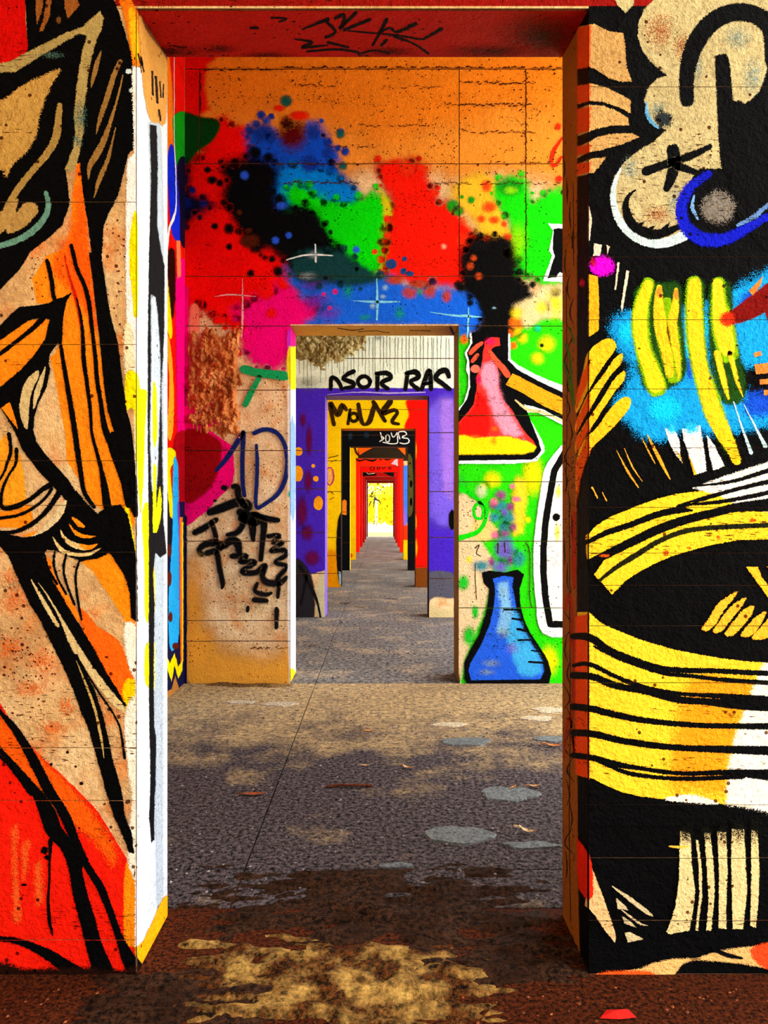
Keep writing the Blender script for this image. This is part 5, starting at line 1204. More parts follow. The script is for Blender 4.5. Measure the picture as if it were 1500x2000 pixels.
PP(cvW, 'blue_stripe', (20, 110, 236), [[(286, 420), (310, 430), (308, 900), (304, 1300), (284, 1320), (290, 900)], [(206, 800), (228, 820), (232, 1300), (212, 1420), (204, 1100)]], 3, True, 'blue painted stripes')
PP(cvW, 'black_stripe', (6, 6, 8), [[(226, 100), (240, 110), (236, 700), (244, 1400), (230, 1430), (222, 700)], [(272, 500), (282, 510), (282, 1100), (274, 1110)]], 3)
P(cvW, 'orange_field', (250, 120, 14), [(318, 110), (330, 110), (338, 220), (336, 300), (326, 330), (318, 300)], 4)
P(cvW, 'green_field', (16, 150, 20), [(338, 228), (366, 226), (366, 320), (342, 320), (340, 280)], 3)
P(cvW, 'blue_field', (8, 40, 236), [(327, 316), (335, 282), (345, 330), (351, 410), (352, 470), (340, 466), (332, 430)], 2, True, 'deep blue drip')
P(cvW, 'navy_field', (10, 8, 40), [(346, 320), (366, 320), (366, 470), (352, 474), (351, 410)], 3)
P(cvW, 'dark_field', (30, 6, 4), [(326, 500), (340, 490), (342, 560), (338, 620), (330, 600)], 5)
P(cvW, 'yellow_field', (250, 220, 0), [(318, 520), (326, 540), (332, 600), (336, 650), (332, 660), (322, 620)], 3)
P(cvW, 'magenta_field', (255, 0, 130), [(344, 540), (366, 545), (366, 900), (356, 1010), (348, 990), (346, 820)], 3, True, 'magenta strip')
P(cvW, 'crimson_field', (160, 4, 20), [(340, 860), (366, 850), (366, 960), (346, 980)], 4)
P(cvW, 'orange_outline', (244, 160, 30), [(322, 660), (330, 660), (338, 740), (338, 830), (332, 860), (326, 840), (330, 740)], 2)
P(cvW, 'lower_field', (14, 16, 60), [(310, 980), (366, 980), (366, 1420), (310, 1420)], 4, False)
P(cvW, 'grey_field', (20, 20, 26), [(318, 930), (332, 940), (332, 1060), (318, 1070)], 4)
P(cvW, 'yellow_field', (250, 214, 0), [(324, 880), (340, 880), (342, 900), (332, 920), (338, 1000), (332, 1010), (326, 950)], 2)
P(cvW, 'sky_stroke', (30, 170, 246), [(338, 900), (346, 905), (348, 960), (349, 1080), (350, 1200), (346, 1256), (332, 1268), (328, 1200), (331, 1120), (336, 1040)], 2, True, 'bright sky blue stroke')
P(cvW, 'violet_line', (120, 60, 180), [(346, 980), (349, 980), (353, 1080), (352, 1200), (349, 1180), (349, 1080)], 1.5)
P(cvW, 'orange_outline', (250, 110, 10), [(350, 1010), (356, 1010), (357, 1290), (352, 1300), (351, 1200)], 1.5, False)
P(cvW, 'yellow_line', (250, 210, 10), [(354, 1020), (357, 1020), (357, 1290), (355, 1290)], 1, False)
B(cvW, 'brown_spot', (90, 24, 10), [(330, 1075, 5, 16), (330, 1130, 5, 18), (332, 1205, 5, 12), (342, 1262, 8, 8)], .4)
PP(cvW, 'yellow_zigzag', (255, 226, 0), [[(324, 1280), (331, 1296), (340, 1276), (347, 1302), (356, 1288), (355, 1310), (347, 1326), (340, 1300), (334, 1332), (327, 1310)]], 1.5, False, 'yellow zigzag')
P(cvW, 'ochre_foot', (176, 116, 50), [(324, 1352), (334, 1345), (341, 1320), (348, 1345), (350, 1420), (324, 1420)], 2, False)
S(cvW, 'white_line', (236, 240, 250), [(339, 60), (339, 180), (339, 270), (342, 330), (343, 400), (338, 425), (329, 450), (325, 500), (325, 560)], [1, 1, 1.4, 2, 2, 5, 4, 3, 2], 1, label='thin white outline')
P(cvW, 'salmon_field', (250, 130, 80), [(344, 470), (350, 470), (352, 540), (346, 545)], 3)

# ================================================================== third wall
def wall_canvas(i, step):
    s0 = sc(i)
    j = JOINTS.get(i, [])
    return Canvas(walls[i], [(-900, 2900, Vector((0, WALL_Y[i], 0)), NF)], step, j, .010 * s0,
                  clip=(VX + XL * s0 + .3, VX + XR * s0 - .3, VY - (CEIL - CAM_Z) * s0 + 1, 1300),
                  holes=[(VX + DL * s0, VX + DR * s0, VY - (DOOR_H - CAM_Z) * s0, 1400)])
cv3 = wall_canvas(2, .0003)
P(cv3, 'pale_top', (226, 238, 224), [(500, 400), (1100, 400), (1100, 762), (500, 762)], 2, False, 'pale grey-green top coat with drips', amount=.35, grit=.3)
P(cv3, 'violet_coat', (66, 34, 190), [(500, 758), (1100, 758), (1100, 1122), (900, 1124), (832, 1122), (760, 900), (640, 1112), (600, 1124), (570, 1104), (500, 1110)], 3, False, 'violet paint coat', amount=.5, grit=.4)
P(cv3, 'violet_lit', (112, 88, 226), [(836, 800), (890, 790), (890, 1000), (870, 1030), (840, 1010), (836, 900)], 30, amount=.5)  # lighter violet paints daylight from the right into the coat
P(cv3, 'violet_lit', (150, 110, 226), [(862, 780), (884, 780), (884, 980), (866, 960)], 16, amount=.5)
P(cv3, 'dark_coat', (36, 34, 40), [(576, 1098), (600, 1110), (614, 1150), (610, 1215), (570, 1215)], 5, True, 'black stain at the wall foot')
P(cv3, 'grey_coat', (82, 82, 98), [(832, 1120), (890, 1122), (890, 1165), (850, 1166), (832, 1175)], 6)
P(cv3, 'cream_foot', (216, 196, 140), [(832, 1180), (860, 1190), (890, 1194), (890, 1220), (832, 1220)], 6)
P(cv3, 'cream_foot', (206, 200, 160), [(622, 1130), (642, 1118), (642, 1215), (624, 1215), (618, 1180)], 8)
SS(cv3, 'black_scratch', (20, 18, 20), [([(586, 1106), (604, 1140), (618, 1170), (626, 1205)], [6, 7, 5, 4]), ([(600, 1120), (588, 1180)], 5)], 2)
B(cv3, 'maroon_spot', (96, 10, 70), [(590, 1000, 14, 40), (602, 940, 10, 30), (610, 1090, 20, 20), (604, 860, 8, 40), (592, 820, 8, 18), (600, 1040, 16, 20)], .85, peak=0.85, grow=1.1)
B(cv3, 'orange_dot', (240, 160, 20), [(583, 882, 9, 9), (582, 925, 11, 17), (612, 910, 4), (617, 935, 6), (622, 983, 10, 15)], .15, label='orange painted dots')
def ell(x, y, a, b, n=14):
    return [(x + a * math.cos(2 * math.pi * k / n), y + b * math.sin(2 * math.pi * k / n)) for k in range(n + 1)]
rng = random.Random(3)
SS(cv3, 'grey_drip', (112, 128, 136), [([(x, 655 + rng.random() * 6), (x + rng.uniform(-1, 1), 700), (x + rng.uniform(-1, 1), 715 + rng.random() * 40)], [1.2, .9, .5]) for x in [586 + k * 7.1 + rng.uniform(-2, 2) for k in range(42)]], .6, label='thin grey drip lines')
B(cv3, 'grey_shade', (120, 118, 110), [(600, 748, 40, 16), (740, 660, 12, 6)], .9, peak=0.5, grow=1.2)
SS(cv3, 'black_letter', (8, 8, 9), [([(646, 760), (648, 738), (660, 744), (668, 760)], [7, 8.4, 8.4, 7])], 1.5, label='black painted letter D')
SS(cv3, 'black_letter', (8, 8, 9), [([(690, 726), (679, 731), (671, 740), (688, 747), (690, 755), (672, 758)], [9.8, 8.4, 8.4, 9.8, 8.4, 5.6])], 1.5, label='black painted letter S')
SS(cv3, 'black_letter', (8, 8, 9), [(ell(711, 746, 12, 11), 8.1)], 1.5, label='black painted letter O')
SS(cv3, 'black_letter', (8, 8, 9), [([(737, 760), (738, 732)], 8.1), ([(736, 730), (756, 729), (763, 738), (745, 748), (757, 759)], [8.4, 9.8, 9.8, 8.4, 8.4])], 1.5, label='black painted letter R')
SS(cv3, 'black_letter', (8, 8, 9), [([(792, 760), (796, 731)], 8.1), ([(794, 729), (812, 727), (817, 737), (802, 746), (816, 760)], [8.4, 11.2, 9.8, 8.4, 8.4])], 1.5, label='second black painted letter R')
SS(cv3, 'black_letter', (8, 8, 9), [([(824, 760), (838, 724), (842, 760)], [8.4, 9.8, 8.4]), ([(828, 750), (842, 748)], 6.75)], 1.5, label='black painted letter A')
SS(cv3, 'black_letter', (8, 8, 9), [([(877, 736), (872, 724), (860, 726), (851, 738), (862, 748), (878, 760)], [8.4, 11.2, 11.2, 9.8, 9.8, 8.4])], 1.5, label='second black painted letter S')
S(cv3, 'pale_smear', (176, 160, 226), [(640, 771), (700, 766), (760, 768), (830, 766)], [1, 2, 3, 2], 1)
B(cv3, 'black_dot', BLACK, [(883, 1015, 7, 22)], .2)
rubble('broken_concrete', 2, 574, 716, 640, 730, .09, 80, 52, walls[2], concrete_mat('pale_broken_concrete', (70, 60, 36), (176, 160, 110), (216, 206, 160), (120, 100, 60)), 'chipped patch of pale aggregate above the violet coat',
       lambda u, v: min(u + .06, (v - .1) - .55 * abs(u - .38) * 1.4, 1.2 - v) * .8)
fill_reveal(2, -1, (122, 92, 226), label='light violet reveal')
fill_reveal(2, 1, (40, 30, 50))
fill_soffit(2, (120, 96, 120))

# ================================================================== fourth wall
cv4 = wall_canvas(3, .0005)
P(cv4, 'yellow_coat', (252, 206, 4), [(560, 600), (1000, 600), (1000, 1200), (560, 1200)], 0, False, 'yellow paint coat', amount=.4, grit=.4)
P(cv4, 'red_coat', (240, 14, 4), [(796, 780), (860, 776), (860, 1112), (808, 1112), (806, 900), (790, 840), (798, 810)], 6, True, 'red paint on the right of the doorway', grit=.4)
B(cv4, 'yellow_spot', (250, 170, 0), [(811, 880, 4, 24), (811, 1020, 4, 20), (812, 1070, 5, 22)], .8)
P(cv4, 'brown_foot', (120, 62, 16), [(800, 1110), (860, 1108), (860, 1160), (800, 1160)], 4, False)
P(cv4, 'ochre_foot', (230, 150, 0), [(630, 1080), (668, 1084), (668, 1150), (630, 1150)], 14)
SS(cv4, 'black_letter', (54, 34, 6), [([(652, 829), (645, 788), (660, 810), (668, 792), (676, 800)], [7.5, 9, 10.5, 10.5, 7.5])], 1.5, label='dark brown letter M')
SS(cv4, 'black_letter', (40, 24, 6), [(ell(691, 815, 8, 8), 7), ([(684, 800), (680, 828)], 6)], 1.5, label='dark brown letter O')
SS(cv4, 'black_letter', (50, 30, 6), [([(700, 790), (706, 822), (712, 829), (722, 822), (732, 790)], [7.5, 9, 6, 10.5, 9])], 1.5, label='dark brown letter U')
SS(cv4, 'black_letter', (40, 24, 6), [([(730, 786), (752, 822)], [9, 7.5]), ([(762, 785), (748, 806), (770, 801), (776, 806), (766, 824), (778, 828)], [12, 10.5, 7.5, 7.5, 7.5, 6])], 1.5, label='dark brown letter K')
S(cv4, 'pink_ring', (200, 40, 130), ell(644, 930, 8, 17), 2.5, 1, label='pink ring')
B(cv4, 'peach_spot', (240, 180, 110), [(644, 930, 6, 14)], .4)
SS(cv4, 'black_scratch', (50, 34, 6), [([(640, 962), (646, 960), (652, 966)], 1.2), ([(644, 975), (652, 972)], 1.2), ([(640, 895), (660, 890)], 1.5), ([(646, 902), (658, 898)], 1.2)], .8)
P(cv4, 'black_damage', (12, 12, 14), [(658, 1040), (663, 1006), (672, 1006), (672, 1140), (664, 1142), (658, 1100)], 2, True, 'black broken door edge')
P(cv4, 'blue_chip', (150, 196, 226), [(662, 1115), (668, 1120), (667, 1145), (663, 1140)], 2)
fill_reveal(3, -1, (14, 12, 16))
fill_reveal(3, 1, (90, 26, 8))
fill_soffit(3, (220, 110, 20))

# ================================================================== fifth wall
cv5 = wall_canvas(4, .0007)
P(cv5, 'black_coat', (10, 12, 16), [(560, 600), (1000, 600), (1000, 1200), (560, 1200)], 0, False, 'black paint coat', grit=.2)
P(cv5, 'olive_patch', (78, 72, 26), [(792, 894), (805, 896), (806, 996), (792, 1004), (790, 940)], 2, True, 'olive patch with black dots')
B(cv5, 'black_dot', BLACK, [(796, 906, 2), (801, 905, 2), (795, 914, 2), (799, 930, 2), (803, 945, 3, 8), (803, 980, 3, 9), (796, 966, 1.5)], .2)
P(cv5, 'orange_patch', (248, 140, 20), [(664, 980), (672, 976), (677, 978), (677, 1006), (664, 1004)], 1.5, False)
B(cv5, 'blue_sheen', (30, 50, 70), [(684, 852, 6, 10), (716, 850, 8, 8)], .9)
SS(cv5, 'white_letter', (246, 246, 246), [([(743, 845), (746, 860), (741, 862), (750, 856), (744, 852)], 2), ], .6, label='white letter B')
SS(cv5, 'white_letter', (246, 246, 246), [(ell(757, 856, 4, 7), 1.9)], .6, label='white letter O')
SS(cv5, 'white_letter', (246, 246, 246), [([(764, 846), (768, 854), (775, 846)], 1.9), ([(775, 845), (775, 866), (748, 864)], 1.9)], .6, label='white letter Y')
SS(cv5, 'white_letter', (246, 246, 246), [([(781, 857), (778, 845), (790, 843), (794, 848), (785, 854), (797, 857), (798, 864), (788, 867), (781, 865)], 2)], .6, label='white letter S')
fill_reveal(4, -1, (250, 200, 10))
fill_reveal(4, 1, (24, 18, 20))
fill_soffit(4, (60, 14, 10))

# ================================================================== sixth wall
cv6 = wall_canvas(5, .001)
P(cv6, 'yellow_coat', (250, 206, 0), [(600, 700), (760, 700), (700, 900), (700, 1200), (600, 1200)], 0, False, 'yellow paint coat', grit=.2)
P(cv6, 'dark_band', (42, 34, 24), [(660, 700), (830, 700), (830, 900), (700, 900), (698, 872)], 1, False, 'dark band over the doorway')
PP(cv6, 'orange_triangle', (248, 100, 14), [[(698, 874), (728, 874), (702, 889)]], .8, False, 'orange triangle')
PP(cv6, 'orange_triangle', (248, 100, 14), [[(774, 873), (792, 873), (792, 889)]], .8, False, 'small orange triangle')
S(cv6, 'maroon_line', (90, 8, 4), [(692, 872), (696, 884), (700, 890)], [4, 4, 3], 1)
P(cv6, 'red_patch', (240, 70, 30), [(778, 895), (788, 895), (788, 912), (778, 912)], 1, False)
P(cv6, 'blue_coat', (60, 120, 240), [(776, 912), (820, 905), (820, 1020), (776, 1020)], 3, False, 'blue paint coat')
P(cv6, 'violet_coat', (140, 100, 226), [(778, 960), (792, 1000), (792, 1030), (776, 1030)], 5)
P(cv6, 'red_patch', (240, 50, 10), [(776, 1026), (800, 1026), (800, 1056), (776, 1056)], 3, False)
P(cv6, 'yellow_foot', (250, 196, 0), [(776, 1055), (800, 1055), (800, 1100), (776, 1100)], 1, False)
B(cv6, 'orange_dot', (240, 80, 10), [(686, 1085, 4, 6)], .6)
fill_reveal(5, -1, (244, 110, 10))
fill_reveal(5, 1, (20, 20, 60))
fill_soffit(5, (150, 60, 20))

# ================================================================== seventh and further walls
cv7 = wall_canvas(6, .0013)
P(cv7, 'red_coat', (240, 36, 8), [(600, 700), (900, 700), (900, 1200), (600, 1200)], 0, False, 'red paint coat', grit=.2)
SS(cv7, 'black_scallop', (20, 6, 4), [([(692, 895), (702, 900), (714, 897)], [2, 3, 2]), ([(712, 897), (728, 900), (736, 896)], [2, 4, 2]), ([(742, 895), (744, 898)], 3), ([(750, 896), (758, 898), (766, 895)], [2, 3, 1])], 1)
P(cv7, 'grey_patch', (190, 180, 200), [(764, 906), (772, 897), (777, 896), (777, 940), (774, 940), (774, 908)], 1, False)
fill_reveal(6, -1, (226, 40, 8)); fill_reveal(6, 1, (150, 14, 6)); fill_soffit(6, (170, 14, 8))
cv8 = wall_canvas(7, .0016)
P(cv8, 'red_coat', (214, 14, 6), [(600, 700), (900, 700), (900, 1200), (600, 1200)], 0, False, 'red paint coat', grit=.2)
SS(cv8, 'black_letter', (60, 8, 4), [(ell(727, 915, 4.5, 3.2, 10), 1.6)], .5, label='dark letter D on red')
SS(cv8, 'black_letter', (60, 8, 4), [(ell(739, 914, 2.6, 2.6, 10), 1.5)], .5, label='dark letter O on red')
SS(cv8, 'black_letter', (60, 8, 4), [([(746, 912), (749, 916), (753, 911)], 1.6)], .5, label='dark letter U on red')
SS(cv8, 'black_letter', (60, 8, 4), [([(760, 911), (760, 917)], 1.6), ([(765, 911), (761, 914), (765, 917)], 1.5)], .5, label='dark letter K on red')
PP(cv8, 'black_corner', (14, 8, 8), [[(698, 1030), (703, 1030), (703, 1070), (698, 1070)]], .6, False)
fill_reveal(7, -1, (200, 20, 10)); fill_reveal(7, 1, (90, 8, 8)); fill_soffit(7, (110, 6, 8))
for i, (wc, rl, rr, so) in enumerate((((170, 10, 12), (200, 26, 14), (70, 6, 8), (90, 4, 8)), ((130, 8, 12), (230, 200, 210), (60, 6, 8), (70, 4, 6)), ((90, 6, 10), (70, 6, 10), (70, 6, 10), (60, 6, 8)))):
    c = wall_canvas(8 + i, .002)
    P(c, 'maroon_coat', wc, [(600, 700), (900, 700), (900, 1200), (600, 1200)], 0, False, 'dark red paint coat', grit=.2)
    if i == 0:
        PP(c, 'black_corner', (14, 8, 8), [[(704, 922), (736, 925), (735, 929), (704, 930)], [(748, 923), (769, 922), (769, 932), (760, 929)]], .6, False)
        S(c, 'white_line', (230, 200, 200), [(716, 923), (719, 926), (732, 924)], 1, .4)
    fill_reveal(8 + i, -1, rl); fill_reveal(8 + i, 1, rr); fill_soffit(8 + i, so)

# ================================================================== floor details
def floor_pt(px, py, z=0.0):
    d = ray(px, py)
    t = (z - CAM_Z) / d.z
    return EYE + d * t

M_MORTAR = plain_mat('grey_mortar', (104, 110, 112), (56, 60, 66), 90, .8, .5)
M_PALE_MORTAR = plain_mat('pale_mortar', (190, 176, 150), (130, 116, 96), 90, .8, .5)
def mortar(px, py, wpx, ratio, mat, seed):
    p = floor_pt(px, py)
    r = wpx / 2 / (F_PX / p.y)
    bm = bmesh.new()
    n = 30
    ring, base = [], []
    for k in range(n):
        a = 2 * math.pi * k / n
        w = 1 + .45 * noise.noise(Vector((math.cos(a) * 1.3 + seed, math.sin(a) * 1.3, seed * 2.1))) + .16 * noise.noise(Vector((math.cos(a) * 5 + seed, math.sin(a) * 5, seed)))
        x, y = p.x + math.cos(a) * r * w, p.y + math.sin(a) * r * ratio * w
        ring.append(bm.verts.new((p.x + (x - p.x) * .94, p.y + (y - p.y) * .94, .006)))
        base.append(bm.verts.new((x, y, -.001)))
    bm.faces.new(ring)
    for k in range(n):
        j = (k + 1) % n
        bm.faces.new((base[k], base[j], ring[j], ring[k]))
    obj('mortar_patch', mesh_from(bm, 'mortar_patch'), mat, parent=floor)
mortar(878, 1416, 66, .5, M_PALE_MORTAR, 1)
mortar(908, 1449, 96, .55, M_MORTAR, 2)
mortar(994, 1552, 112, .7, M_MORTAR, 3)
mortar(892, 1631, 124, .65, M_MORTAR, 4)
mortar(1050, 1404, 60, .6, M_PALE_MORTAR, 5)
mortar(1075, 1388, 70, .6, M_PALE_MORTAR, 6)
mortar(1076, 1444, 60, .6, M_MORTAR, 7)
mortar(1040, 1652, 110, .3, M_MORTAR, 8)
mortar(772, 1692, 60, .4, M_MORTAR, 9)
mortar(545, 1376, 70, .5, M_PALE_MORTAR, 10)
mortar(470, 1372, 60, .4, M_PALE_MORTAR, 11)

def heap(name, cx, cy, rx, ry, h, mat, seed, label, nx=70, ny=40, fr=9, **kw):
    verts, faces = [], []
    for r in range(ny + 1):
        for c in range(nx + 1):
            u, v = c / nx * 2 - 1, r / ny * 2 - 1
            x, y = cx + u * rx, cy + v * ry
            d = math.hypot(u, v) + .35 * noise.noise(Vector((x * 5, y * 7, seed)))
            n = noise.fractal(Vector((x * fr * .7, y * fr * 2.6, seed)), .7, 2.2, 6)
            z = (1 - d) * h + n * h * 1.3 - h * 4 * max(abs(u), abs(v)) ** 5
            verts.append((x, y, max(-.015, min(z, h * 1.6))))
    for r in range(ny):
        for c in range(nx):
            k = r * (nx + 1) + c
            q = (k, k + 1, k + nx + 2, k + nx + 1)
            if max(verts[i][2] for i in q) > -.004:
                faces.append(q)
    me = bpy.data.meshes.new(name)
    me.from_pydata(verts, [], faces)
    bm = bmesh.new(); bm.from_mesh(me)
    bmesh.ops.delete(bm, geom=[v for v in bm.verts if not v.link_faces], context='VERTS')
    bm.to_mesh(me); bm.free()
    for pl in me.polygons:
        pl.use_smooth = True
    return obj(name, me, mat, label=label, **kw)
M_GOLD = floor_mat('golden_dirt', (20, 9, 4), (110, 62, 24), (226, 182, 96), 60, -1.75, None, 8)
M_DARKSOIL = floor_mat('dark_soil', (12, 7, 5), (80, 50, 32), (40, 20, 10), 60, -1.6, None, 7)
heap('dirt_heap', -.11, 2.02, .66, .30, .015, M_GOLD, 3.1, 'golden dirt strewn over the near threshold', kind='stuff', parent=floor)
heap('dirt_heap', -.05, 2.44, .80, .34, .014, M_DARKSOIL, 7.7, 'dark soil lying across the near doorway', kind='stuff', parent=floor)
heap('dirt_heap', -.5, 1.93, .36, .20, .012, M_DARKSOIL, 1.9, 'dark soil beside the red foot of the near wall', kind='stuff', parent=floor)
heap('dirt_heap', .34, 2.14, .40, .20, .012, M_DARKSOIL, 5.2, 'dark soil by the right jamb of the near doorway', kind='stuff', parent=floor)
heap('dirt_heap', -.95, 5.47, .42, .09, .010, floor_mat('brown_dirt', (40, 24, 12), (150, 110, 62), (190, 150, 90), 60, -1.8), 4.4, 'brown dirt along the foot of the orange topped wall', kind='stuff', parent=floor)

# loose grit (uncountable): one object
def gravel(name, n, area, rmin, rmax, mat, seed, label):
    r = random.Random(seed)
    verts, faces = [], []
    base = [(1, 0, 0), (-1, 0, 0), (0, 1, 0), (0, -1, 0), (0, 0, 1), (0, 0, -1)]
    tri = [(0, 2, 4), (2, 1, 4), (1, 3, 4), (3, 0, 4), (2, 0, 5), (1, 2, 5), (3, 1, 5), (0, 3, 5)]
    for _ in range(n):
        x, y = r.uniform(area[0], area[1]), r.uniform(area[2], area[3])
        s = rmin + (rmax - rmin) * r.random() ** 3
        a = r.uniform(0, 6.28)
        k = len(verts)
        for bx, by, bz in base:
            q = s * r.uniform(.7, 1.2)
            vx, vy = bx * q * 1.3, by * q
            verts.append((x + vx * math.cos(a) - vy * math.sin(a), y + vx * math.sin(a) + vy * math.cos(a), bz * q * .6 + s * .3))
        faces += [tuple(k + i for i in t) for t in tri]
    me = bpy.data.meshes.new(name)
    me.from_pydata(verts, [], faces)
    return obj(name, me, mat, label=label, kind='stuff', parent=floor)
M_GRIT = plain_mat('grit', (150, 140, 140), (30, 26, 30), 40, .9, .2)
gravel('gravel', 5200, (XL + .05, 1.9, 2.45, 5.45), .0015, .0075, M_GRIT, 5, 'loose grey grit on the floor behind the near wall')
gravel('gravel', 1500, (XL + .05, 1.4, 1.2, 2.0), .001, .006, plain_mat('red_grit', (150, 80, 40), (30, 10, 5), 40, .9, .2), 6, 'loose reddish grit on the floor in front of the near wall')
gravel('gravel', 1200, (-.6, .5, 5.6, 8.9), .003, .012, M_GRIT, 8, 'loose grit on the floor behind the second doorway')

# fallen leaves
def leaf(px, py, length, rot, rgb, curl, label):
    p = floor_pt(px, py)
    bm = bmesh.new()
    n = 8
    rows = []
    for k in range(n + 1):
        t = k / n
        w = .34 * length * math.sin(math.pi * min(1, t * .92 + .06)) ** .8
        z = curl * length * (t - .5) ** 2 * 1.6
        rows.append([bm.verts.new(((t - .5) * length, sgn * w * .5, .003 + z + (abs(sgn) * curl * w * .45))) for sgn in (-1, 0, 1)])
    for k in range(n):
        for c in range(2):
            bm.faces.new((rows[k][c], rows[k + 1][c], rows[k + 1][c + 1], rows[k][c + 1]))
    blade = mesh_from(bm, 'blade')
    e = bpy.data.objects.new('fallen_leaf', None)
    COL.objects.link(e)
    e.location = (p.x, p.y, .002)
    e.rotation_euler = (0, 0, rot)
    e['label'] = label; e['category'] = 'leaf'; e['group'] = 'fallen leaves on the gritty floor'
    m = plain_mat('dry_leaf', rgb, [v * .55 for v in rgb], 120, .7, .2)
    obj('blade', blade, m, parent=e)
    bm = bmesh.new()
    box_bm(bm, -length * .78, -length * .44, -.0012, .0012, .0015 + curl * length * .25, .004 + curl * length * .36)
    obj('stalk', mesh_from(bm, 'stalk'), m, parent=e)
    return e
leaf(1032, 1629, .075, -.5, (236, 204, 160), .7, 'pale curled leaf on the floor below the blue flask')
leaf(798, 1502, .06, -.4, (214, 160, 110), .5, 'tan leaf lying alone in the middle of the floor')
leaf(1082, 1459, .085, -.1, (226, 120, 40), .4, 'orange leaf next to the grey mortar patches')
leaf(1044, 1538, .06, .2, (210, 150, 90), .4, 'brown leaf at the edge of a grey mortar patch')
leaf(1003, 1540, .045, .9, (190, 130, 70), .4, 'small brown leaf lying on a grey mortar patch')
leaf(722, 1429, .06, .1, (216, 140, 70), .3, 'orange brown leaf near the sandy floor')
leaf(714, 1497, .05, .1, (196, 150, 110), .3, 'faded leaf beside the tan leaf')
leaf(497, 1553, .10, .1, (150, 70, 26), .15, 'long rusty leaf beside the floor joint')
leaf(610, 1262, .10, .3, (120, 80, 40), .3, 'dark leaf on the floor behind the second doorway')
leaf(706, 1186, .13, .2, (226, 190, 140), .4, 'pale leaf in front of the yellow wall')
leaf(677, 1180, .14, .6, (60, 36, 20), .4, 'black brown leaf in front of the yellow wall')
leaf(770, 1171, .14, .1, (70, 40, 20), .3, 'dark leaf on the floor before the red door side')
p = floor_pt(682, 1538)
bm = bmesh.new()
pts = [(-.10, -.004, .006), (-.04, .002, .010), (.03, -.002, .011), (.10, .004, .007)]
rings = []
for (x, y, z) in pts:
    rings.append([bm.verts.new((x, y + .007 * math.cos(a), z + .006 * math.sin(a))) for a in [k * math.pi / 3 for k in range(6)]])
for k in range(3):
    for q in range(6):
        bm.faces.new((rings[k][q], rings[k][(q + 1) % 6], rings[k + 1][(q + 1) % 6], rings[k + 1][q]))
bm.faces.new(rings[0]); bm.faces.new(rings[-1][::-1])
tw = obj('stick', mesh_from(bm, 'stick'), plain_mat('bark', (110, 50, 20), (40, 16, 8), 80), label='short dark brown stick on the grey floor', cat='stick')
tw.location = (p.x, p.y, 0)
# red scrap at the front
p = floor_pt(1205, 1985)
bm = bmesh.new()
vs = [bm.verts.new(v) for v in ((-.045, -.012, .003), (.0, -.02, .006), (.045, -.010, .004), (.03, .012, .010), (-.02, .016, .006), (-.005, .0, .014))]
for k in range(5):
    bm.faces.new((vs[k], vs[(k + 1) % 5], vs[5]))
rs = obj('paper_scrap', mesh_from(bm, 'paper_scrap'), plain_mat('red_paper', (230, 20, 8), (170, 10, 4), 40), label='crumpled red scrap on the soil before the near wall', cat='scrap')
rs.location = (p.x, p.y, 0)

# ================================================================== outdoors beyond the last doorway
box('lawn', (-60, 60, 37.8, 55, -.31, -.27), plain_mat('dry_grass', (220, 186, 2), (196, 160, 0), 2), kind='structure', label='strip of sunlit dry grass beyond the last doorway')
box('road', (-60, 60, 55.2, 79, -.31, -.26), plain_mat('white_gravel', (240, 238, 230), (226, 222, 210), 2), kind='structure', label='white road crossing behind the passage')

M_LEAF = plain_mat('yellow_leaves', (246, 226, 4), (236, 196, 0), 3, .8, .1)
M_LEAF2 = plain_mat('pale_yellow_leaves', (250, 236, 70), (240, 214, 10), 3, .8, .1)
M_BARK = plain_mat('pale_bark', (226, 222, 206), (150, 140, 116), 6)
M_TWIG = plain_mat('dark_twigs', (26, 22, 6), (10, 9, 3), 6)
def foliage(name, parent, mat, c, r, n, seed, size=.22):
    q = random.Random(seed)
    verts, faces = [], []
    for _ in range(n):
        while True:
            v = Vector((q.uniform(-1, 1), q.uniform(-1, 1), q.uniform(-1, 1)))
            if v.length <= 1:
                break
        p = Vector((c[0] + v.x * r[0], c[1] + v.y * r[1], c[2] + v.z * r[2]))
        a = Vector((q.uniform(-1, 1), q.uniform(-1, 1), q.uniform(-1, 1))).normalized() * size * q.uniform(.6, 1.2)
        b = a.cross(Vector((q.uniform(-1, 1), q.uniform(-1, 1), q.uniform(-1, 1)))).normalized() * size * .6
        k = len(verts)
        verts += [tuple(p - a), tuple(p + b), tuple(p + a), tuple(p - b)]
        faces.append((k, k + 1, k + 2, k + 3))
    me = bpy.data.meshes.new(name)
    me.from_pydata(verts, [], faces)
    return obj(name, me, mat, parent=parent)
def tube(bm, a, b, r0, r1, n=7):
    a, b = Vector(a), Vector(b)
    d = (b - a).normalized()
    u = d.cross(Vector((.3, 1, .2))).normalized()
    w = d.cross(u)
    A = [bm.verts.new(a + (u * math.cos(t) + w * math.sin(t)) * r0) for t in [2 * math.pi * k / n for k in range(n)]]
    Bv = [bm.verts.new(b + (u * math.cos(t) + w * math.sin(t)) * r1) for t in [2 * math.pi * k / n for k in range(n)]]
    for k in range(n):
        bm.faces.new((A[k], A[(k + 1) % n], Bv[(k + 1) % n], Bv[k]))
    bm.faces.new(A[::-1]); bm.faces.new(Bv)
def thing(name, label, cat, loc, group=None):
    e = bpy.data.objects.new(name, None)
    COL.objects.link(e)
    e.location = loc
    e['label'] = label; e['category'] = cat
    if group:
        e['group'] = group
    return e
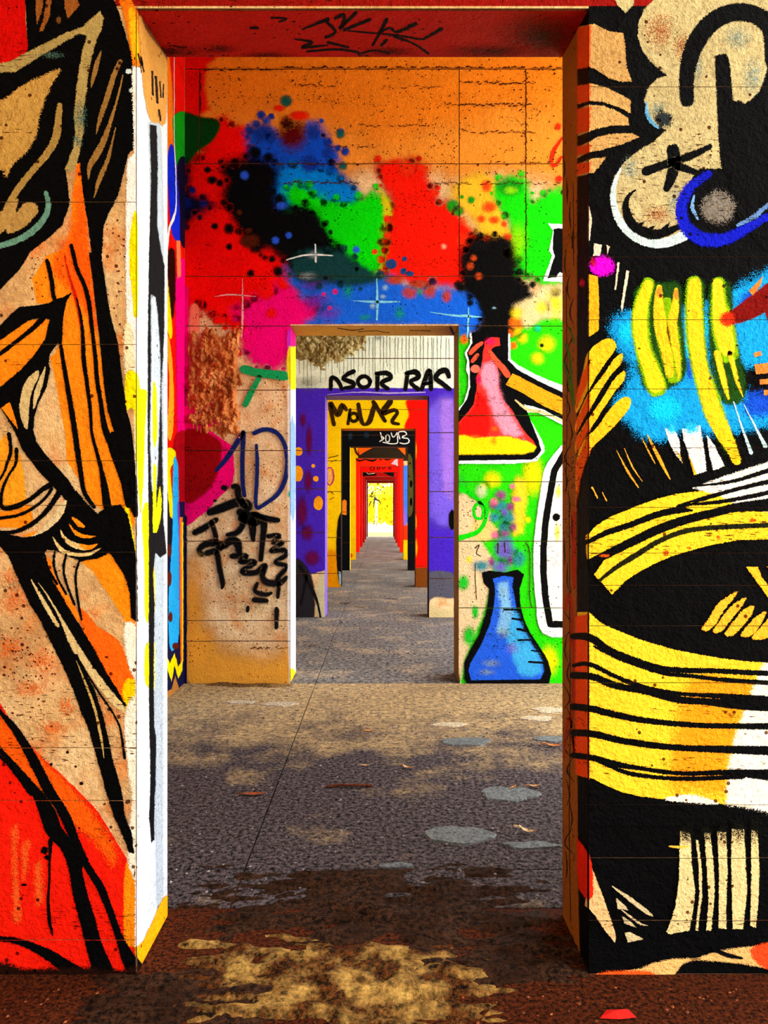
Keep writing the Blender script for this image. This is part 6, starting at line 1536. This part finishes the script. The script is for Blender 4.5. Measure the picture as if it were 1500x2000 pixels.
for k, (x, y, rx, rz, mat, lab) in enumerate(((-2.35, 83, 1.6, 1.9, M_LEAF, 'bright yellow shrub beside the pale trunk'), (1.15, 83.5, 1.6, 2.0, M_LEAF, 'bright yellow shrub by the edge of the far doorway view'), (-.6, 88, 2.6, 1.7, M_LEAF2, 'pale yellow shrub behind the pale trunk'))):
    t = thing('shrub', lab, 'shrub', (x, y, -.26), 'yellow shrubs beyond the road')
    foliage('foliage', t, mat, (0, 0, rz), (rx, 1.2, rz), 2600, 20 + k)
    bm = bmesh.new()
    for q in range(5):
        tube(bm, (0, 0, 0), (rx * .5 * math.cos(q * 1.3), .5 * math.sin(q * 1.3), rz * 1.2), .06, .02)
    obj('stem', mesh_from(bm, 'stem'), M_TWIG, parent=t)
t = thing('tree', 'slim pale-barked tree with thin yellow crown beyond the last doorway', 'tree', (-.55, 81, -.26))
bm = bmesh.new()
tube(bm, (0, 0, 0), (.03, 0, 2.6), .13, .10)
tube(bm, (.03, 0, 2.55), (-.05, 0, 6.0), .10, .05)
obj('trunk', mesh_from(bm, 'trunk'), M_BARK, parent=t)
q = random.Random(12)
for k in range(16):
    bm = bmesh.new()
    z0 = q.uniform(2.6, 4.6); a = q.uniform(0, 6.28); l = q.uniform(.8, 1.6)
    m1 = (math.cos(a) * l * .6, math.sin(a) * l * .6, z0 - .2 + q.uniform(-.3, .5))
    tube(bm, (0, 0, z0), m1, .09, .08, 5)
    tube(bm, m1, (math.cos(a) * l, math.sin(a) * l, m1[2] - q.uniform(.2, .9)), .08, .05, 5)
    obj('branch', mesh_from(bm, 'branch'), M_TWIG, parent=t)
foliage('foliage', t, M_LEAF, (0, 0, 4.2), (1.9, 1.5, 1.7), 900, 77, .16)
t = thing('post', 'thin grey marker post standing at the edge of the white road', 'post', (-.45, 70, -.26))
bm = bmesh.new(); tube(bm, (0, 0, 0), (0, 0, .9), .05, .045); obj('shaft', mesh_from(bm, 'shaft'), plain_mat('grey_wood', (120, 110, 70), (70, 60, 40), 9), parent=t)
bm = bmesh.new(); tube(bm, (0, 0, .9), (0, 0, 1.05), .055, .03); obj('cap', mesh_from(bm, 'cap'), M_TWIG, parent=t)
